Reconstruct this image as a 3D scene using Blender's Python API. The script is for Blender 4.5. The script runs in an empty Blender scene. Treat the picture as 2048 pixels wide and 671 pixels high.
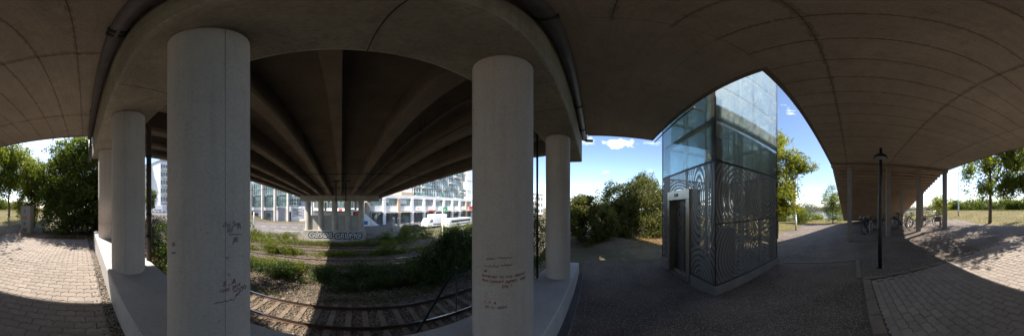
import bpy, math, random
import numpy as np
from mathutils import Vector, Matrix

# ---------------------------------------------------------------- camera, sky, sun, exposure
S = bpy.context.scene
COL = S.collection
R = math.radians
S.render.engine = 'CYCLES'
S.cycles.use_denoising = True
S.cycles.max_bounces = 10
S.cycles.diffuse_bounces = 5
S.cycles.transparent_max_bounces = 24
S.cycles.sample_clamp_indirect = 6.0
S.view_settings.view_transform = 'Standard'
S.view_settings.look = 'None'
S.view_settings.gamma = 1.0
S.view_settings.exposure = 1.28

HORIZON, DEG = 414.0, 360.0 / 2048.0        # the photograph is a full-turn equirectangular panorama
cd = bpy.data.cameras.new('camera')
cam = bpy.data.objects.new('camera', cd); COL.objects.link(cam)
cd.type = 'PANO'
cd.panorama_type = 'EQUIRECTANGULAR'
cd.latitude_max = R(HORIZON * DEG)
cd.latitude_min = R((HORIZON - 671) * DEG)
cd.longitude_min = -math.pi
cd.longitude_max = math.pi
cd.clip_start, cd.clip_end = 0.02, 3000
HEAD = (1024 - 683) * DEG                   # the bridge runs along +Y; the picture's middle looks this far clockwise of it
cam.location = (0, 0, 0)
cam.rotation_euler = (R(90), 0, -R(HEAD))
S.camera = cam

SUN_AZ, SUN_EL = R(244.5), R(48)            # clockwise from +Y
W = bpy.data.worlds.new('World'); S.world = W; W.use_nodes = True
nt = W.node_tree; nt.nodes.clear()
def wn(t, **k):
    n = nt.nodes.new(t)
    for a, b in k.items(): setattr(n, a, b)
    return n
sky = wn('ShaderNodeTexSky', sky_type='NISHITA', sun_disc=False, sun_elevation=SUN_EL, sun_rotation=SUN_AZ)
sky.dust_density = 0.7; sky.air_density = 0.85; sky.ozone_density = 1.6; sky.altitude = 50
bg = wn('ShaderNodeBackground'); bg.inputs['Strength'].default_value = 0.128
tc = wn('ShaderNodeTexCoord')
mp = wn('ShaderNodeMapping'); mp.inputs['Scale'].default_value = (1.0, 1.0, 2.6); mp.inputs['Location'].default_value = (3.1, 0.4, 0.2)
cn = wn('ShaderNodeTexNoise'); cn.inputs['Scale'].default_value = 3.2; cn.inputs['Detail'].default_value = 9; cn.inputs['Roughness'].default_value = 0.58
cr = wn('ShaderNodeValToRGB'); cr.color_ramp.elements[0].position = 0.60; cr.color_ramp.elements[1].position = 0.74
mx = wn('ShaderNodeMix', data_type='RGBA'); mx.inputs['B'].default_value = (11, 11, 11.3, 1)
out = wn('ShaderNodeOutputWorld')
L = nt.links.new
L(tc.outputs['Generated'], mp.inputs['Vector']); L(mp.outputs['Vector'], cn.inputs['Vector'])
L(cn.outputs['Fac'], cr.inputs['Fac']); L(cr.outputs['Color'], mx.inputs['Factor'])
L(sky.outputs['Color'], mx.inputs['A'])
# one small ragged cumulus beside the lift and a wisp left of it
def puff(a_, e_, wa, we, prev, k=1.0):
    d = (math.sin(R(a_)) * math.cos(R(e_)), math.cos(R(a_)) * math.cos(R(e_)), math.sin(R(e_)))
    sub = wn('ShaderNodeVectorMath', operation='SUBTRACT'); L(tc.outputs['Generated'], sub.inputs[0]); sub.inputs[1].default_value = d
    ml = wn('ShaderNodeVectorMath', operation='MULTIPLY'); L(sub.outputs[0], ml.inputs[0]); ml.inputs[1].default_value = (1 / wa, 1 / wa, 1 / we)
    ln = wn('ShaderNodeVectorMath', operation='LENGTH'); L(ml.outputs[0], ln.inputs[0])
    nn = wn('ShaderNodeTexNoise'); nn.inputs['Scale'].default_value = 22; nn.inputs['Detail'].default_value = 8; nn.inputs['Roughness'].default_value = .6; L(tc.outputs['Generated'], nn.inputs['Vector'])
    q = wn('ShaderNodeMath', operation='MULTIPLY_ADD'); L(nn.outputs['Fac'], q.inputs[0]); q.inputs[1].default_value = 3.0; q.inputs[2].default_value = -.9
    m_ = wn('ShaderNodeMath', operation='SUBTRACT'); L(q.outputs[0], m_.inputs[0]); L(ln.outputs['Value'], m_.inputs[1])
    r_ = wn('ShaderNodeMapRange'); L(m_.outputs[0], r_.inputs['Value']); r_.inputs['From Min'].default_value = -.45; r_.inputs['From Max'].default_value = .75; r_.inputs['To Max'].default_value = k
    o_ = wn('ShaderNodeMix', data_type='RGBA'); L(r_.outputs['Result'], o_.inputs['Factor']); L(prev, o_.inputs['A']); o_.inputs['B'].default_value = (12, 12, 12.2, 1); return o_.outputs['Result']
c_ = puff(98.2, 22.2, .085, .028, mx.outputs['Result']); c_ = puff(86.6, 23.5, .05, .03, c_, .35); c_ = puff(109, 22.5, .06, .012, c_, .25); c_ = puff(262, 30, .3, .10, c_, .8); c_ = puff(30, 50, .3, .15, c_, .8)
L(c_, bg.inputs['Color']); L(bg.outputs['Background'], out.inputs['Surface'])

sd = bpy.data.lights.new('sun', 'SUN'); sd.energy = 4.8; sd.angle = R(0.53); sd.color = (1.0, 0.93, 0.82)
sun = bpy.data.objects.new('sun', sd); COL.objects.link(sun)
sv = Vector((math.sin(SUN_AZ) * math.cos(SUN_EL), math.cos(SUN_AZ) * math.cos(SUN_EL), math.sin(SUN_EL)))
sun.rotation_euler = sv.to_track_quat('Z', 'Y').to_euler()
sun.location = sv * 50

# ---------------------------------------------------------------- materials
class NB:
    def __init__(s, name):
        s.m = bpy.data.materials.new(name); s.m.use_nodes = True
        s.t = s.m.node_tree; s.t.nodes.clear()
        s.o = s.n('ShaderNodeOutputMaterial')
    def n(s, t, **k):
        x = s.t.nodes.new(t)
        for a, b in k.items():
            if a.startswith('i_'): x.inputs[a[2:].replace('_', ' ')].default_value = b
            else: setattr(x, a, b)
        return x
    def l(s, a, b): s.t.links.new(a, b)
    def pos(s): return s.n('ShaderNodeNewGeometry').outputs['Position']
    def noise(s, vec, sc, det=5, rough=.55, scale3=None):
        if scale3:
            m = s.n('ShaderNodeMapping'); m.inputs['Scale'].default_value = scale3; s.l(vec, m.inputs['Vector']); vec = m.outputs['Vector']
        x = s.n('ShaderNodeTexNoise', i_Scale=sc, i_Detail=det, i_Roughness=rough); s.l(vec, x.inputs['Vector']); return x.outputs['Fac']
    def ramp(s, f, a, b, ca=(0, 0, 0, 1), cb=(1, 1, 1, 1)):
        x = s.n('ShaderNodeValToRGB'); e = x.color_ramp.elements
        e[0].position, e[1].position, e[0].color, e[1].color = a, b, ca, cb
        s.l(f, x.inputs['Fac']); return x.outputs['Color']
    def mix(s, f, a, b, bt='MIX'):
        x = s.n('ShaderNodeMix', data_type='RGBA', blend_type=bt)
        for v, i in ((f, 'Factor'), (a, 'A'), (b, 'B')):
            if isinstance(v, (int, float, tuple)): x.inputs[i].default_value = v
            else: s.l(v, x.inputs[i])
        return x.outputs['Result']
    def math(s, op, a, b=0.0, c=None):
        x = s.n('ShaderNodeMath', operation=op)
        for k, v in enumerate((a, b) if c is None else (a, b, c)):
            if isinstance(v, (int, float)): x.inputs[k].default_value = v
            else: s.l(v, x.inputs[k])
        return x.outputs[0]
    def bump(s, h, st, d=.01):
        x = s.n('ShaderNodeBump', i_Strength=st, i_Distance=d); s.l(h, x.inputs['Height']); return x.outputs['Normal']
    def pbr(s, col, rough=.8, metal=0, normal=None, spec=.3):
        p = s.n('ShaderNodeBsdfPrincipled', i_Roughness=rough, i_Metallic=metal)
        p.inputs['Specular IOR Level'].default_value = spec
        if isinstance(col, tuple): p.inputs['Base Color'].default_value = col
        else: s.l(col, p.inputs['Base Color'])
        if normal is not None: s.l(normal, p.inputs['Normal'])
        s.l(p.outputs[0], s.o.inputs['Surface']); return p
def c4(c, k=1.0): return (c[0] * k, c[1] * k, c[2] * k, 1)

def concrete(name, col, dark=.6, sc=1.5, stain=.5, bump=.35, grain=60, board=None, rough=.85, streak=0.0):
    b = NB(name); p = b.pos()
    n1 = b.noise(p, sc, 6, .6); n2 = b.noise(p, sc * 7, 6, .65); n3 = b.noise(p, grain, 3, .6)
    c = b.mix(b.ramp(n1, .35, .68), c4(col, dark), c4(col))
    c = b.mix(b.math('MULTIPLY', b.ramp(n2, .52, .72), stain), c, c4(col, dark * .75))
    c = b.mix(.35, c, b.ramp(n3, .3, .7, c4(col, .7), c4(col, 1.15)))
    pits = b.ramp(b.noise(p, 22, 4, .7), .29, .34, (0.25, .25, .25, 1), (1, 1, 1, 1))
    c = b.mix(.8, c, pits, 'MULTIPLY')
    if streak:
        s_ = b.noise(p, 3.0, 5, .6, scale3=(6, 6, .35))
        c = b.mix(b.math('MULTIPLY', b.ramp(s_, .5, .7), streak), c, c4(col, .45))
    if board:
        w = b.n('ShaderNodeTexWave', wave_type='BANDS', bands_direction='Y', i_Scale=board, i_Distortion=1.2, i_Detail=2)
        b.l(p, w.inputs['Vector'])
        c = b.mix(b.math('MULTIPLY', w.outputs['Fac'], .22), c, c4(col, .6))
    b.pbr(c, rough, 0, b.bump(b.math('ADD', n3, b.math('MULTIPLY', n2, 1.5)), bump, .006), .2)
    return b.m

def simple(name, col, rough=.6, metal=0, var=.25, sc=6, bump=.1, spec=.4):
    b = NB(name); p = b.pos(); n = b.noise(p, sc, 5)
    c = b.ramp(n, .3, .7, c4(col, 1 - var), c4(col, 1 + var * .5))
    b.pbr(c, rough, metal, b.bump(b.noise(p, sc * 6, 3), bump, .004) if bump else None, spec)
    return b.m

def leafmat(name, ca, cb, cc=None, trans=.4, patch=.6):
    b = NB(name); g = b.n('ShaderNodeNewGeometry')
    r = g.outputs['Random Per Island']
    x = b.n('ShaderNodeValToRGB'); e = x.color_ramp.elements
    e[0].color, e[0].position, e[1].color, e[1].position = c4(ca), 0.0, c4(cb), .8
    if cc: q = e.new(1.0); q.color = c4(cc)
    mixr = b.math('ADD', b.math('MULTIPLY', r, 1 - patch * .5), b.math('MULTIPLY', b.math('SUBTRACT', b.noise(g.outputs['Position'], .9, 3), .5), patch * 1.6))
    b.l(mixr, x.inputs['Fac'])
    c = x.outputs['Color']
    d = b.n('ShaderNodeBsdfPrincipled', i_Roughness=.5); d.inputs['Specular IOR Level'].default_value = .35
    t = b.n('ShaderNodeBsdfTranslucent'); m = b.n('ShaderNodeMixShader', i_Fac=trans)
    b.l(c, d.inputs['Base Color'])
    b.l(b.mix(1.0, c, (1.5, 1.6, .5, 1), 'MULTIPLY'), t.inputs['Color'])
    b.l(d.outputs[0], m.inputs[1]); b.l(t.outputs[0], m.inputs[2]); b.l(m.outputs[0], b.o.inputs['Surface'])
    return b.m

def ground_mat(name, ca, cb, cc, sc=2.0, fine=40, bump=.6, dist=.02, speck=None, rough=.95):
    b = NB(name); p = b.pos()
    n1 = b.noise(p, sc, 6, .6); n2 = b.noise(p, fine, 4, .7)
    c = b.mix(b.ramp(n1, .38, .62), c4(ca), c4(cb))
    c = b.mix(b.ramp(n2, .45, .75), c, c4(cc))
    c = b.mix(b.math('MULTIPLY', b.ramp(b.noise(p, .45, 7, .7), .5, .62), .35), c, c4(cb, .6))
    if speck:
        v = b.n('ShaderNodeTexVoronoi', i_Scale=speck[0]); b.l(p, v.inputs['Vector'])
        f = b.ramp(v.outputs['Distance'], .16, .3, (1, 1, 1, 1), (0, 0, 0, 1))
        sel = b.math('GREATER_THAN', b.n('ShaderNodeSeparateColor').outputs[0], .5)
        sc_ = b.t.nodes[-1] if False else None
        sp = b.n('ShaderNodeSeparateColor'); b.l(v.outputs['Color'], sp.inputs[0])
        f2 = b.math('MULTIPLY', f, b.math('GREATER_THAN', sp.outputs[0], speck[2]))
        c = b.mix(f2, c, c4(speck[1]))
    b.pbr(c, rough, 0, b.bump(n2, bump, dist), .2)
    return b.m

M = {}
def soffit_mat():
    b = NB('board_marked_soffit'); p = b.pos(); sx = b.n('ShaderNodeSeparateXYZ'); b.l(p, sx.inputs[0])
    base = (.46, .385, .31)
    n1 = b.noise(p, .8, 6, .6); n2 = b.noise(p, 4.5, 7, .7); n3 = b.noise(p, 55, 4, .7); n4 = b.noise(p, 14, 6, .75)
    c = b.mix(b.ramp(n1, .3, .7), c4(base, .66), c4(base, 1.05))
    c = b.mix(b.math('MULTIPLY', b.ramp(n2, .48, .70), .75), c, c4(base, .45))
    c = b.mix(b.math('MULTIPLY', b.ramp(n4, .60, .72), .6), c, c4(base, .35))
    bd = b.noise(p, 3.0, 3, .5, scale3=(.12, 9, 1)); c = b.mix(b.math('MULTIPLY', b.ramp(bd, .42, .62), .35), c, c4(base, .55))
    c = b.mix(.4, c, b.ramp(n3, .25, .75, c4(base, .55), c4(base, 1.3)))
    # grime creeping out of the formwork joints
    def near(v, off, pitch, w):
        f = b.math('FRACT', b.math('DIVIDE', b.math('SUBTRACT', v, off), pitch)); d = b.math('MULTIPLY', b.math('MINIMUM', f, b.math('SUBTRACT', 1.0, f)), pitch)
        return b.math('LESS_THAN', d, b.math('MULTIPLY', b.math('SUBTRACT', n4, .36), w))
    left = b.math('LESS_THAN', sx.outputs[0], 1.08)
    c = b.mix(b.math('MULTIPLY', b.math('MULTIPLY', near(sx.outputs[1], .34, .43, .12), .38), left), c, c4(base, .3))
    c = b.mix(b.math('MULTIPLY', b.math('MULTIPLY', near(sx.outputs[0], .32, 2.03, .22), left), .42), c, c4(base, .22))
    pits = b.ramp(b.noise(p, 26, 4, .75), .28, .33, (.12, .12, .12, 1), (1, 1, 1, 1)); c = b.mix(.9, c, pits, 'MULTIPLY')
    b.pbr(c, .9, 0, b.bump(b.math('ADD', n3, b.math('MULTIPLY', n4, 2.0)), .8, .008), .2); return b.m
M['soffit'] = soffit_mat()
M['soffit_plain'] = concrete('soffit_concrete', (.43, .365, .295), .68, 1.1, .6, .5, 70, board=7.5)
M['soffit_joint'] = simple('grimy_joint', (.05, .042, .034), .95, 0, .4, 8)
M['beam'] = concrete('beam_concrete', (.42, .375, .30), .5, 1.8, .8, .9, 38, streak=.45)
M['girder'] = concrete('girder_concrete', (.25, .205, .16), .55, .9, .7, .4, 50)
M['column'] = concrete('painted_column', (.58, .525, .485), .80, 1.3, .34, .25, 60, streak=.22)
M['plinth'] = concrete('plinth_concrete', (.56, .53, .52), .75, 2.2, .4, .3, 80)
M['pier'] = concrete('pier_concrete', (.42, .39, .34), .6, 1.0, .5, .3, 40, streak=.4)
M['stair'] = concrete('stair_concrete', (.42, .32, .24), .7, 1.6, .5, .6, 50, board=9.0)
M['pillar'] = concrete('pillar_concrete', (.36, .32, .27), .75, 2.5, .4, .4, 60)
M['edging'] = concrete('edging_concrete', (.25, .205, .17), .6, 4, .7, .5, 60)
M['curb'] = concrete('kerb_concrete', (.27, .25, .225), .7, 3, .6, .5, 60)
M['steel'] = simple('dark_steel', (.045, .05, .055), .45, .6, .4, 9)
M['pipe'] = simple('drain_pipe_grey', (.13, .115, .12), .5, .1, .25, 5)
M['pipe_brown'] = simple('rusty_pipe', (.085, .06, .05), .6, .2, .4, 6)
M['inox'] = simple('stainless_steel', (.40, .37, .32), .35, .85, .15, 4, .05)
M['inox_dark'] = simple('brushed_door_steel', (.17, .165, .165), .38, .7, .25, 5, .05)
M['white'] = simple('white_render', (.74, .73, .72), .8, 0, .12, .4)
M['offwhite'] = simple('cream_render', (.62, .58, .50), .8, 0, .15, .5)
M['sand'] = simple('sand_stone', (.48, .36, .26), .8, 0, .2, .8)
M['grey'] = simple('grey_render', (.30, .30, .32), .8, 0, .2, .5)
M['darkgrey'] = simple('dark_panel', (.10, .105, .12), .6, 0, .3, .5)
M['blackpaint'] = simple('black_paint', (.018, .018, .02), .6, 0, .3, 6, 0)
M['whitepaint'] = simple('white_paint', (.78, .78, .78), .6, 0, .1, 6, 0)
M['redink'] = simple('red_marker', (.30, .10, .11), .7, 0, .3, 30, 0)
M['greyink'] = simple('grey_marker', (.24, .225, .235), .7, 0, .3, 30, 0)
M['paleink'] = simple('pale_marker', (.62, .62, .64), .7, 0, .2, 30, 0)
M['red'] = simple('red_paint', (.55, .05, .03), .5, 0, .15, 3, 0)
M['green'] = simple('green_sign', (.02, .30, .13), .5, 0, .1, 3, 0)
M['orange'] = simple('orange_print', (.75, .30, .05), .6, 0, .1, 3, 0)
M['blue'] = simple('blue_print', (.05, .16, .40), .6, 0, .1, 3, 0)
M['rubber'] = simple('black_rubber', (.02, .02, .021), .7, 0, .3, 9)
M['chrome'] = simple('bright_metal', (.6, .6, .6), .25, 1, .1, 9, 0)
M['carpaint'] = simple('dark_car_paint', (.035, .04, .05), .25, .3, .1, 2, 0, .6)
M['vanpaint'] = simple('white_car_paint', (.75, .75, .75), .3, 0, .06, 2, 0, .6)
M['sleeper'] = concrete('sleeper_concrete', (.24, .185, .14), .45, 3.0, .9, .4, 30)
M['rail'] = simple('rusty_rail_side', (.10, .06, .042), .7, .3, .3, 8)
M['railtop'] = simple('polished_rail_top', (.45, .43, .42), .22, 1, .15, 4, 0)
M['wood'] = simple('weathered_wood', (.22, .17, .12), .8, 0, .35, 7)
M['bark'] = simple('tree_bark', (.16, .125, .095), .95, 0, .45, 9, .8)
M['leaf_yellow'] = leafmat('leaves_yellow_green', (.12, .14, .02), (.26, .24, .035), (.42, .32, .05), .55)
M['leaf_mid'] = leafmat('leaves_mid_green', (.08, .105, .018), (.19, .20, .035), (.36, .31, .06), .58)
M['leaf_dark'] = leafmat('leaves_dark_green', (.05, .07, .016), (.13, .155, .032), (.32, .30, .07), .55)
M['leaf_olive'] = leafmat('leaves_olive', (.07, .08, .025), (.17, .17, .055), (.34, .29, .10), .5)
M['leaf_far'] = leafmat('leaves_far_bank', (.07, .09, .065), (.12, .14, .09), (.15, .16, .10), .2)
M['ivy'] = leafmat('ivy_leaves', (.030, .055, .012), (.075, .105, .022), (.12, .13, .04), .3)
M['dry'] = leafmat('fallen_leaf', (.20, .11, .04), (.34, .20, .07), (.42, .30, .12), .2, .2)
M['litter'] = leafmat('brown_leaf_litter', (.10, .07, .04), (.22, .16, .10), (.34, .28, .20), .1, .2)
M['grassblade'] = leafmat('dry_grass_blades', (.10, .095, .035), (.20, .165, .065), (.34, .25, .11), .25)
M['asphalt'] = ground_mat('gritty_asphalt', (.145, .112, .092), (.085, .067, .056), (.27, .22, .19), 1.2, 48, 1.0, .02, speck=(34, (.46, .42, .39), .30))
M['road'] = ground_mat('road_asphalt', (.16, .145, .14), (.12, .11, .105), (.19, .17, .165), .5, 20, .4, .01)
M['bed'] = ground_mat('joint_sand', (.055, .045, .036), (.035, .029, .023), (.10, .083, .066), 6, 60, .5, .01)
M['ground'] = ground_mat('dry_soil', (.14, .115, .075), (.10, .085, .05), (.19, .16, .11), 1.2, 18, .8, .03)
M['lawn'] = ground_mat('dry_lawn', (.16, .13, .05), (.10, .095, .032), (.25, .175, .07), .7, 9, .9, .05)
M['ballast'] = ground_mat('track_ballast', (.12, .092, .07), (.07, .056, .045), (.24, .20, .16), 1.3, 26, 1.0, .05, speck=(16, (.34, .29, .24), .55))
def mat_stone():
    b = NB('ballast_stone'); g = b.n('ShaderNodeNewGeometry'); c = b.ramp(g.outputs['Random Per Island'], 0, 1, (.045, .035, .027, 1), (.29, .225, .165, 1)); b.pbr(c, .95); return b.m
M['stone'] = mat_stone()
M['gravel'] = simple('gravel_stone', (.33, .29, .25), .95, 0, .5, 30, .3)

def mat_paver():
    b = NB('interlocking_paver'); p = b.pos(); oi = b.n('ShaderNodeObjectInfo'); g = b.n('ShaderNodeNewGeometry')
    r = b.math('FRACT', b.math('ADD', oi.outputs['Random'], g.outputs['Random Per Island']))
    c = b.ramp(r, 0, 1, (.25, .205, .175, 1), (.36, .305, .265, 1))
    n = b.noise(p, 1.4, 5, .6); n2 = b.noise(p, 90, 3, .7); n3 = b.noise(p, 14, 5, .65)
    c = b.mix(b.ramp(n, .4, .7), c, (.24, .205, .18, 1)); c = b.mix(b.math('MULTIPLY', b.ramp(n3, .5, .75), .45), c, (.15, .125, .11, 1))
    c = b.mix(.35, c, b.ramp(n2, .3, .7, (.18, .155, .14, 1), (.42, .37, .33, 1)))
    b.pbr(c, .9, 0, b.bump(n2, .6, .004), .2); return b.m
M['paver'] = mat_paver()

def mat_glass(name, tint, dust, refl=.16, rough=.02, stn=1.0):
    b = NB(name); p = b.pos()
    tr = b.n('ShaderNodeBsdfTransparent', i_Color=c4(tint)); gl = b.n('ShaderNodeBsdfGlossy', i_Roughness=rough, i_Color=(.9, .95, .95, 1))
    lw = b.n('ShaderNodeLayerWeight', i_Blend=.35)
    f = b.math('ADD', b.math('MULTIPLY', lw.outputs['Fresnel'], .75), refl)
    m1 = b.n('ShaderNodeMixShader'); b.l(f, m1.inputs[0]); b.l(tr.outputs[0], m1.inputs[1]); b.l(gl.outputs[0], m1.inputs[2])
    df = b.n('ShaderNodeBsdfDiffuse', i_Color=(.84, .85, .83, 1)); tl = b.n('ShaderNodeBsdfTranslucent', i_Color=(.84, .85, .83, 1))
    m2 = b.n('ShaderNodeMixShader', i_Fac=.4); b.l(df.outputs[0], m2.inputs[1]); b.l(tl.outputs[0], m2.inputs[2])
    d = b.math('MULTIPLY', b.ramp(b.noise(p, 6.5, 8, .72, scale3=(1, 1, .45)), .36, .72, (.16, .16, .16, 1), (1, 1, 1, 1)), dust)
    m3 = b.n('ShaderNodeMixShader'); b.l(d, m3.inputs[0]); b.l(m1.outputs[0], m3.inputs[1]); b.l(m2.outputs[0], m3.inputs[2])
    b.l(m3.outputs[0], b.o.inputs['Surface']); return b.m
M['glass'] = mat_glass('dusty_tower_glass', (.86, .96, .95), .19, .05)
M['wglass'] = NB('window_glass').m
def _wg():
    b = NB('window_glass_dark'); p = b.pos()
    c = b.ramp(b.noise(p, .55, 3), .35, .65, (.02, .035, .04, 1), (.10, .17, .17, 1))
    b.pbr(c, .06, 0, None, .9); return b.m
M['wglass'] = _wg()
def _gg():
    b = NB('green_window_glass'); p = b.pos()
    c = b.ramp(b.noise(p, .7, 3), .35, .65, (.04, .09, .085, 1), (.16, .28, .26, 1))
    b.pbr(c, .08, 0, None, .9); return b.m
M['gglass'] = _gg()
M['carglass'] = simple('car_glass', (.02, .025, .03), .08, 0, .1, 2, 0, .9)

def mat_perf(name, axis, centres, base=(.24, .235, .23)):
    # perforated sheet: round holes on a fine square pitch, their size swelling and shrinking along rings round each centre
    b = NB(name); s = b.n('ShaderNodeSeparateXYZ'); b.l(b.pos(), s.inputs[0])
    u, v = s.outputs[axis], s.outputs[2]
    dist = None
    for cu, cv, eu, ev in centres:
        du = b.math('MULTIPLY', b.math('SUBTRACT', u, cu), eu); dv = b.math('MULTIPLY', b.math('SUBTRACT', v, cv), ev)
        d = b.math('SQRT', b.math('ADD', b.math('MULTIPLY', du, du), b.math('MULTIPLY', dv, dv)))
        dist = d if dist is None else b.math('MINIMUM', dist, d)
    wob = b.math('MULTIPLY', b.noise(b.pos(), 1.3, 1), .10)
    ring = b.math('SINE', b.math('MULTIPLY', b.math('ADD', dist, wob), 2 * math.pi / .105))
    P_ = .019
    fu = b.math('SUBTRACT', b.math('FRACT', b.math('DIVIDE', u, P_)), .5); fv = b.math('SUBTRACT', b.math('FRACT', b.math('DIVIDE', v, P_)), .5)
    hd = b.math('SQRT', b.math('ADD', b.math('MULTIPLY', fu, fu), b.math('MULTIPLY', fv, fv)))
    rad = b.math('ADD', b.math('MULTIPLY', ring, .21), .29)
    hole = b.math('LESS_THAN', hd, rad)
    p = b.n('ShaderNodeBsdfPrincipled', i_Roughness=.5, i_Metallic=.25)
    col = b.mix(b.noise(b.pos(), 3, 5), c4(base, .75), c4(base, 1.2)); b.l(col, p.inputs['Base Color'])
    t = b.n('ShaderNodeBsdfTransparent'); m = b.n('ShaderNodeMixShader')
    b.l(hole, m.inputs[0]); b.l(p.outputs[0], m.inputs[1]); b.l(t.outputs[0], m.inputs[2]); b.l(m.outputs[0], b.o.inputs['Surface'])
    return b.m
M['perf_side'] = mat_perf('perforated_sheet_side', 1, [(-2.85, -1.08, 1.25, 1), (-2.80, .22, 1.3, 1), (-4.95, -.9, 1.6, .7), (-4.1, .5, 1.2, .8)])
M['perf_front'] = mat_perf('perforated_sheet_front', 0, [(2.95, .25, 1.5, .55), (4.95, .2, 1.6, .5), (2.9, -1.7, 1.1, .8)])

def mat_water():
    b = NB('river_water'); p = b.pos()
    b.pbr((.10, .13, .14, 1), .12, 0, b.bump(b.noise(p, 1.5, 4, .6, scale3=(1, .4, 1)), .5, .12), .8); return b.m
M['water'] = mat_water()

# ---------------------------------------------------------------- mesh helpers
class MB:
    def __init__(s): s.v, s.f, s.s = [], [], []
    def add(s, v, f, smooth=False):
        o = len(s.v); s.v += [tuple(p) for p in v]
        s.f += [tuple(i + o for i in q) for q in f]; s.s += [smooth] * len(f); return s
    def box(s, x0, x1, y0, y1, z0, z1):
        v = [(x, y, z) for z in (z0, z1) for y in (y0, y1) for x in (x0, x1)]
        return s.add(v, [(0, 2, 3, 1), (4, 5, 7, 6), (0, 1, 5, 4), (2, 6, 7, 3), (0, 4, 6, 2), (1, 3, 7, 5)])
    def tube(s, pts, rs, n=10, cap=True, smooth=True):
        pts = [Vector(p) for p in pts]
        if not isinstance(rs, (list, tuple)): rs = [rs] * len(pts)
        v = []
        for i, p in enumerate(pts):
            d = (pts[min(i + 1, len(pts) - 1)] - pts[max(i - 1, 0)]).normalized()
            a = Vector((0, 0, 1)) if abs(d.z) < .9 else Vector((1, 0, 0))
            x = d.cross(a).normalized(); y = d.cross(x)
            v += [p + (x * math.cos(2 * math.pi * k / n) + y * math.sin(2 * math.pi * k / n)) * rs[i] for k in range(n)]
        f = [(i * n + k, i * n + (k + 1) % n, (i + 1) * n + (k + 1) % n, (i + 1) * n + k) for i in range(len(pts) - 1) for k in range(n)]
        o = len(s.v); s.add(v, f, smooth)
        if cap:
            s.f += [tuple(o + k for k in range(n))[::-1], tuple(o + (len(pts) - 1) * n + k for k in range(n))]; s.s += [False, False]
        return s
    def lathe(s, prof, n=24, c=(0, 0, 0), smooth=True):
        v = [(c[0] + r * math.cos(2 * math.pi * k / n), c[1] + r * math.sin(2 * math.pi * k / n), c[2] + z) for r, z in prof for k in range(n)]
        f = [(i * n + k, i * n + (k + 1) % n, (i + 1) * n + (k + 1) % n, (i + 1) * n + k) for i in range(len(prof) - 1) for k in range(n)]
        return s.add(v, f, smooth)
    def torus(s, c, R_, r, ax='Y', n=28, m=8):
        v = []
        for i in range(n):
            a = 2 * math.pi * i / n
            for k in range(m):
                b_ = 2 * math.pi * k / m; q = R_ + r * math.cos(b_)
                p = (q * math.cos(a), r * math.sin(b_), q * math.sin(a)) if ax == 'Y' else (q * math.cos(a), q * math.sin(a), r * math.sin(b_))
                v.append((c[0] + p[0], c[1] + p[1], c[2] + p[2]))
        return s.add(v, [(i * m + k, i * m + (k + 1) % m, ((i + 1) % n) * m + (k + 1) % m, ((i + 1) % n) * m + k) for i in range(n) for k in range(m)], True)
    def prism(s, poly, y0, y1):     # polygon in x,z extruded along y
        n = len(poly)
        v = [(x, y0, z) for x, z in poly] + [(x, y1, z) for x, z in poly]
        return s.add(v, [tuple(range(n)), tuple(range(2 * n - 1, n - 1, -1))] + [(k, k + n, (k + 1) % n + n, (k + 1) % n) for k in range(n)])
    def mesh(s, name):
        m = bpy.data.meshes.new(name); m.from_pydata(s.v, [], s.f)
        m.polygons.foreach_set('use_smooth', s.s); m.update(); return m
    def build(s, name, mat, parent=None, bevel=0):
        o = link(name, s.mesh(name), mat, parent)
        if bevel:
            b = o.modifiers.new('bevel', 'BEVEL'); b.width = bevel; b.segments = 2; b.limit_method = 'ANGLE'; b.angle_limit = R(40)
        return o
def link(name, mesh, mat, parent=None, loc=None, rot=None, scale=None):
    o = bpy.data.objects.new(name, mesh); COL.objects.link(o)
    if mat is not None and not mesh.materials: mesh.materials.append(mat)
    if parent: o.parent = parent
    if loc: o.location = loc
    if rot: o.rotation_euler = rot
    if scale: o.scale = scale
    return o
def tag(o, label=None, cat=None, group=None, kind=None):
    if label: o['label'] = label
    if cat: o['category'] = cat
    if group: o['group'] = group
    if kind: o['kind'] = kind
    return o
def thing(name, label, cat, loc=(0, 0, 0), rz=0, group=None):
    o = bpy.data.objects.new(name, None); COL.objects.link(o); o.empty_display_size = .2
    o.location = loc; o.rotation_euler = (0, 0, rz); return tag(o, label, cat, group)
def copy_tree(o, parent=None):
    c = o.copy(); COL.objects.link(c); c.parent = parent
    for ch in list(o.children): copy_tree(ch, c)
    return c
def npmesh(name, V, F, mat, parent=None, smooth=False):
    m = bpy.data.meshes.new(name); V = np.asarray(V, np.float32); F = np.asarray(F, np.int32); k = F.shape[1]
    m.vertices.add(len(V)); m.vertices.foreach_set('co', V.ravel())
    m.loops.add(F.size); m.loops.foreach_set('vertex_index', F.ravel())
    m.polygons.add(len(F)); m.polygons.foreach_set('loop_start', np.arange(0, F.size, k, dtype=np.int32))
    m.polygons.foreach_set('loop_total', np.full(len(F), k, np.int32))
    if smooth: m.polygons.foreach_set('use_smooth', np.ones(len(F), bool))
    m.update(calc_edges=True); return link(name, m, mat, parent)
def az(px): return R((px - 683) * DEG)
def polar(px, d): return math.sin(az(px)) * d, math.cos(az(px)) * d      # bearing read off the panorama, distance in metres

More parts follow.
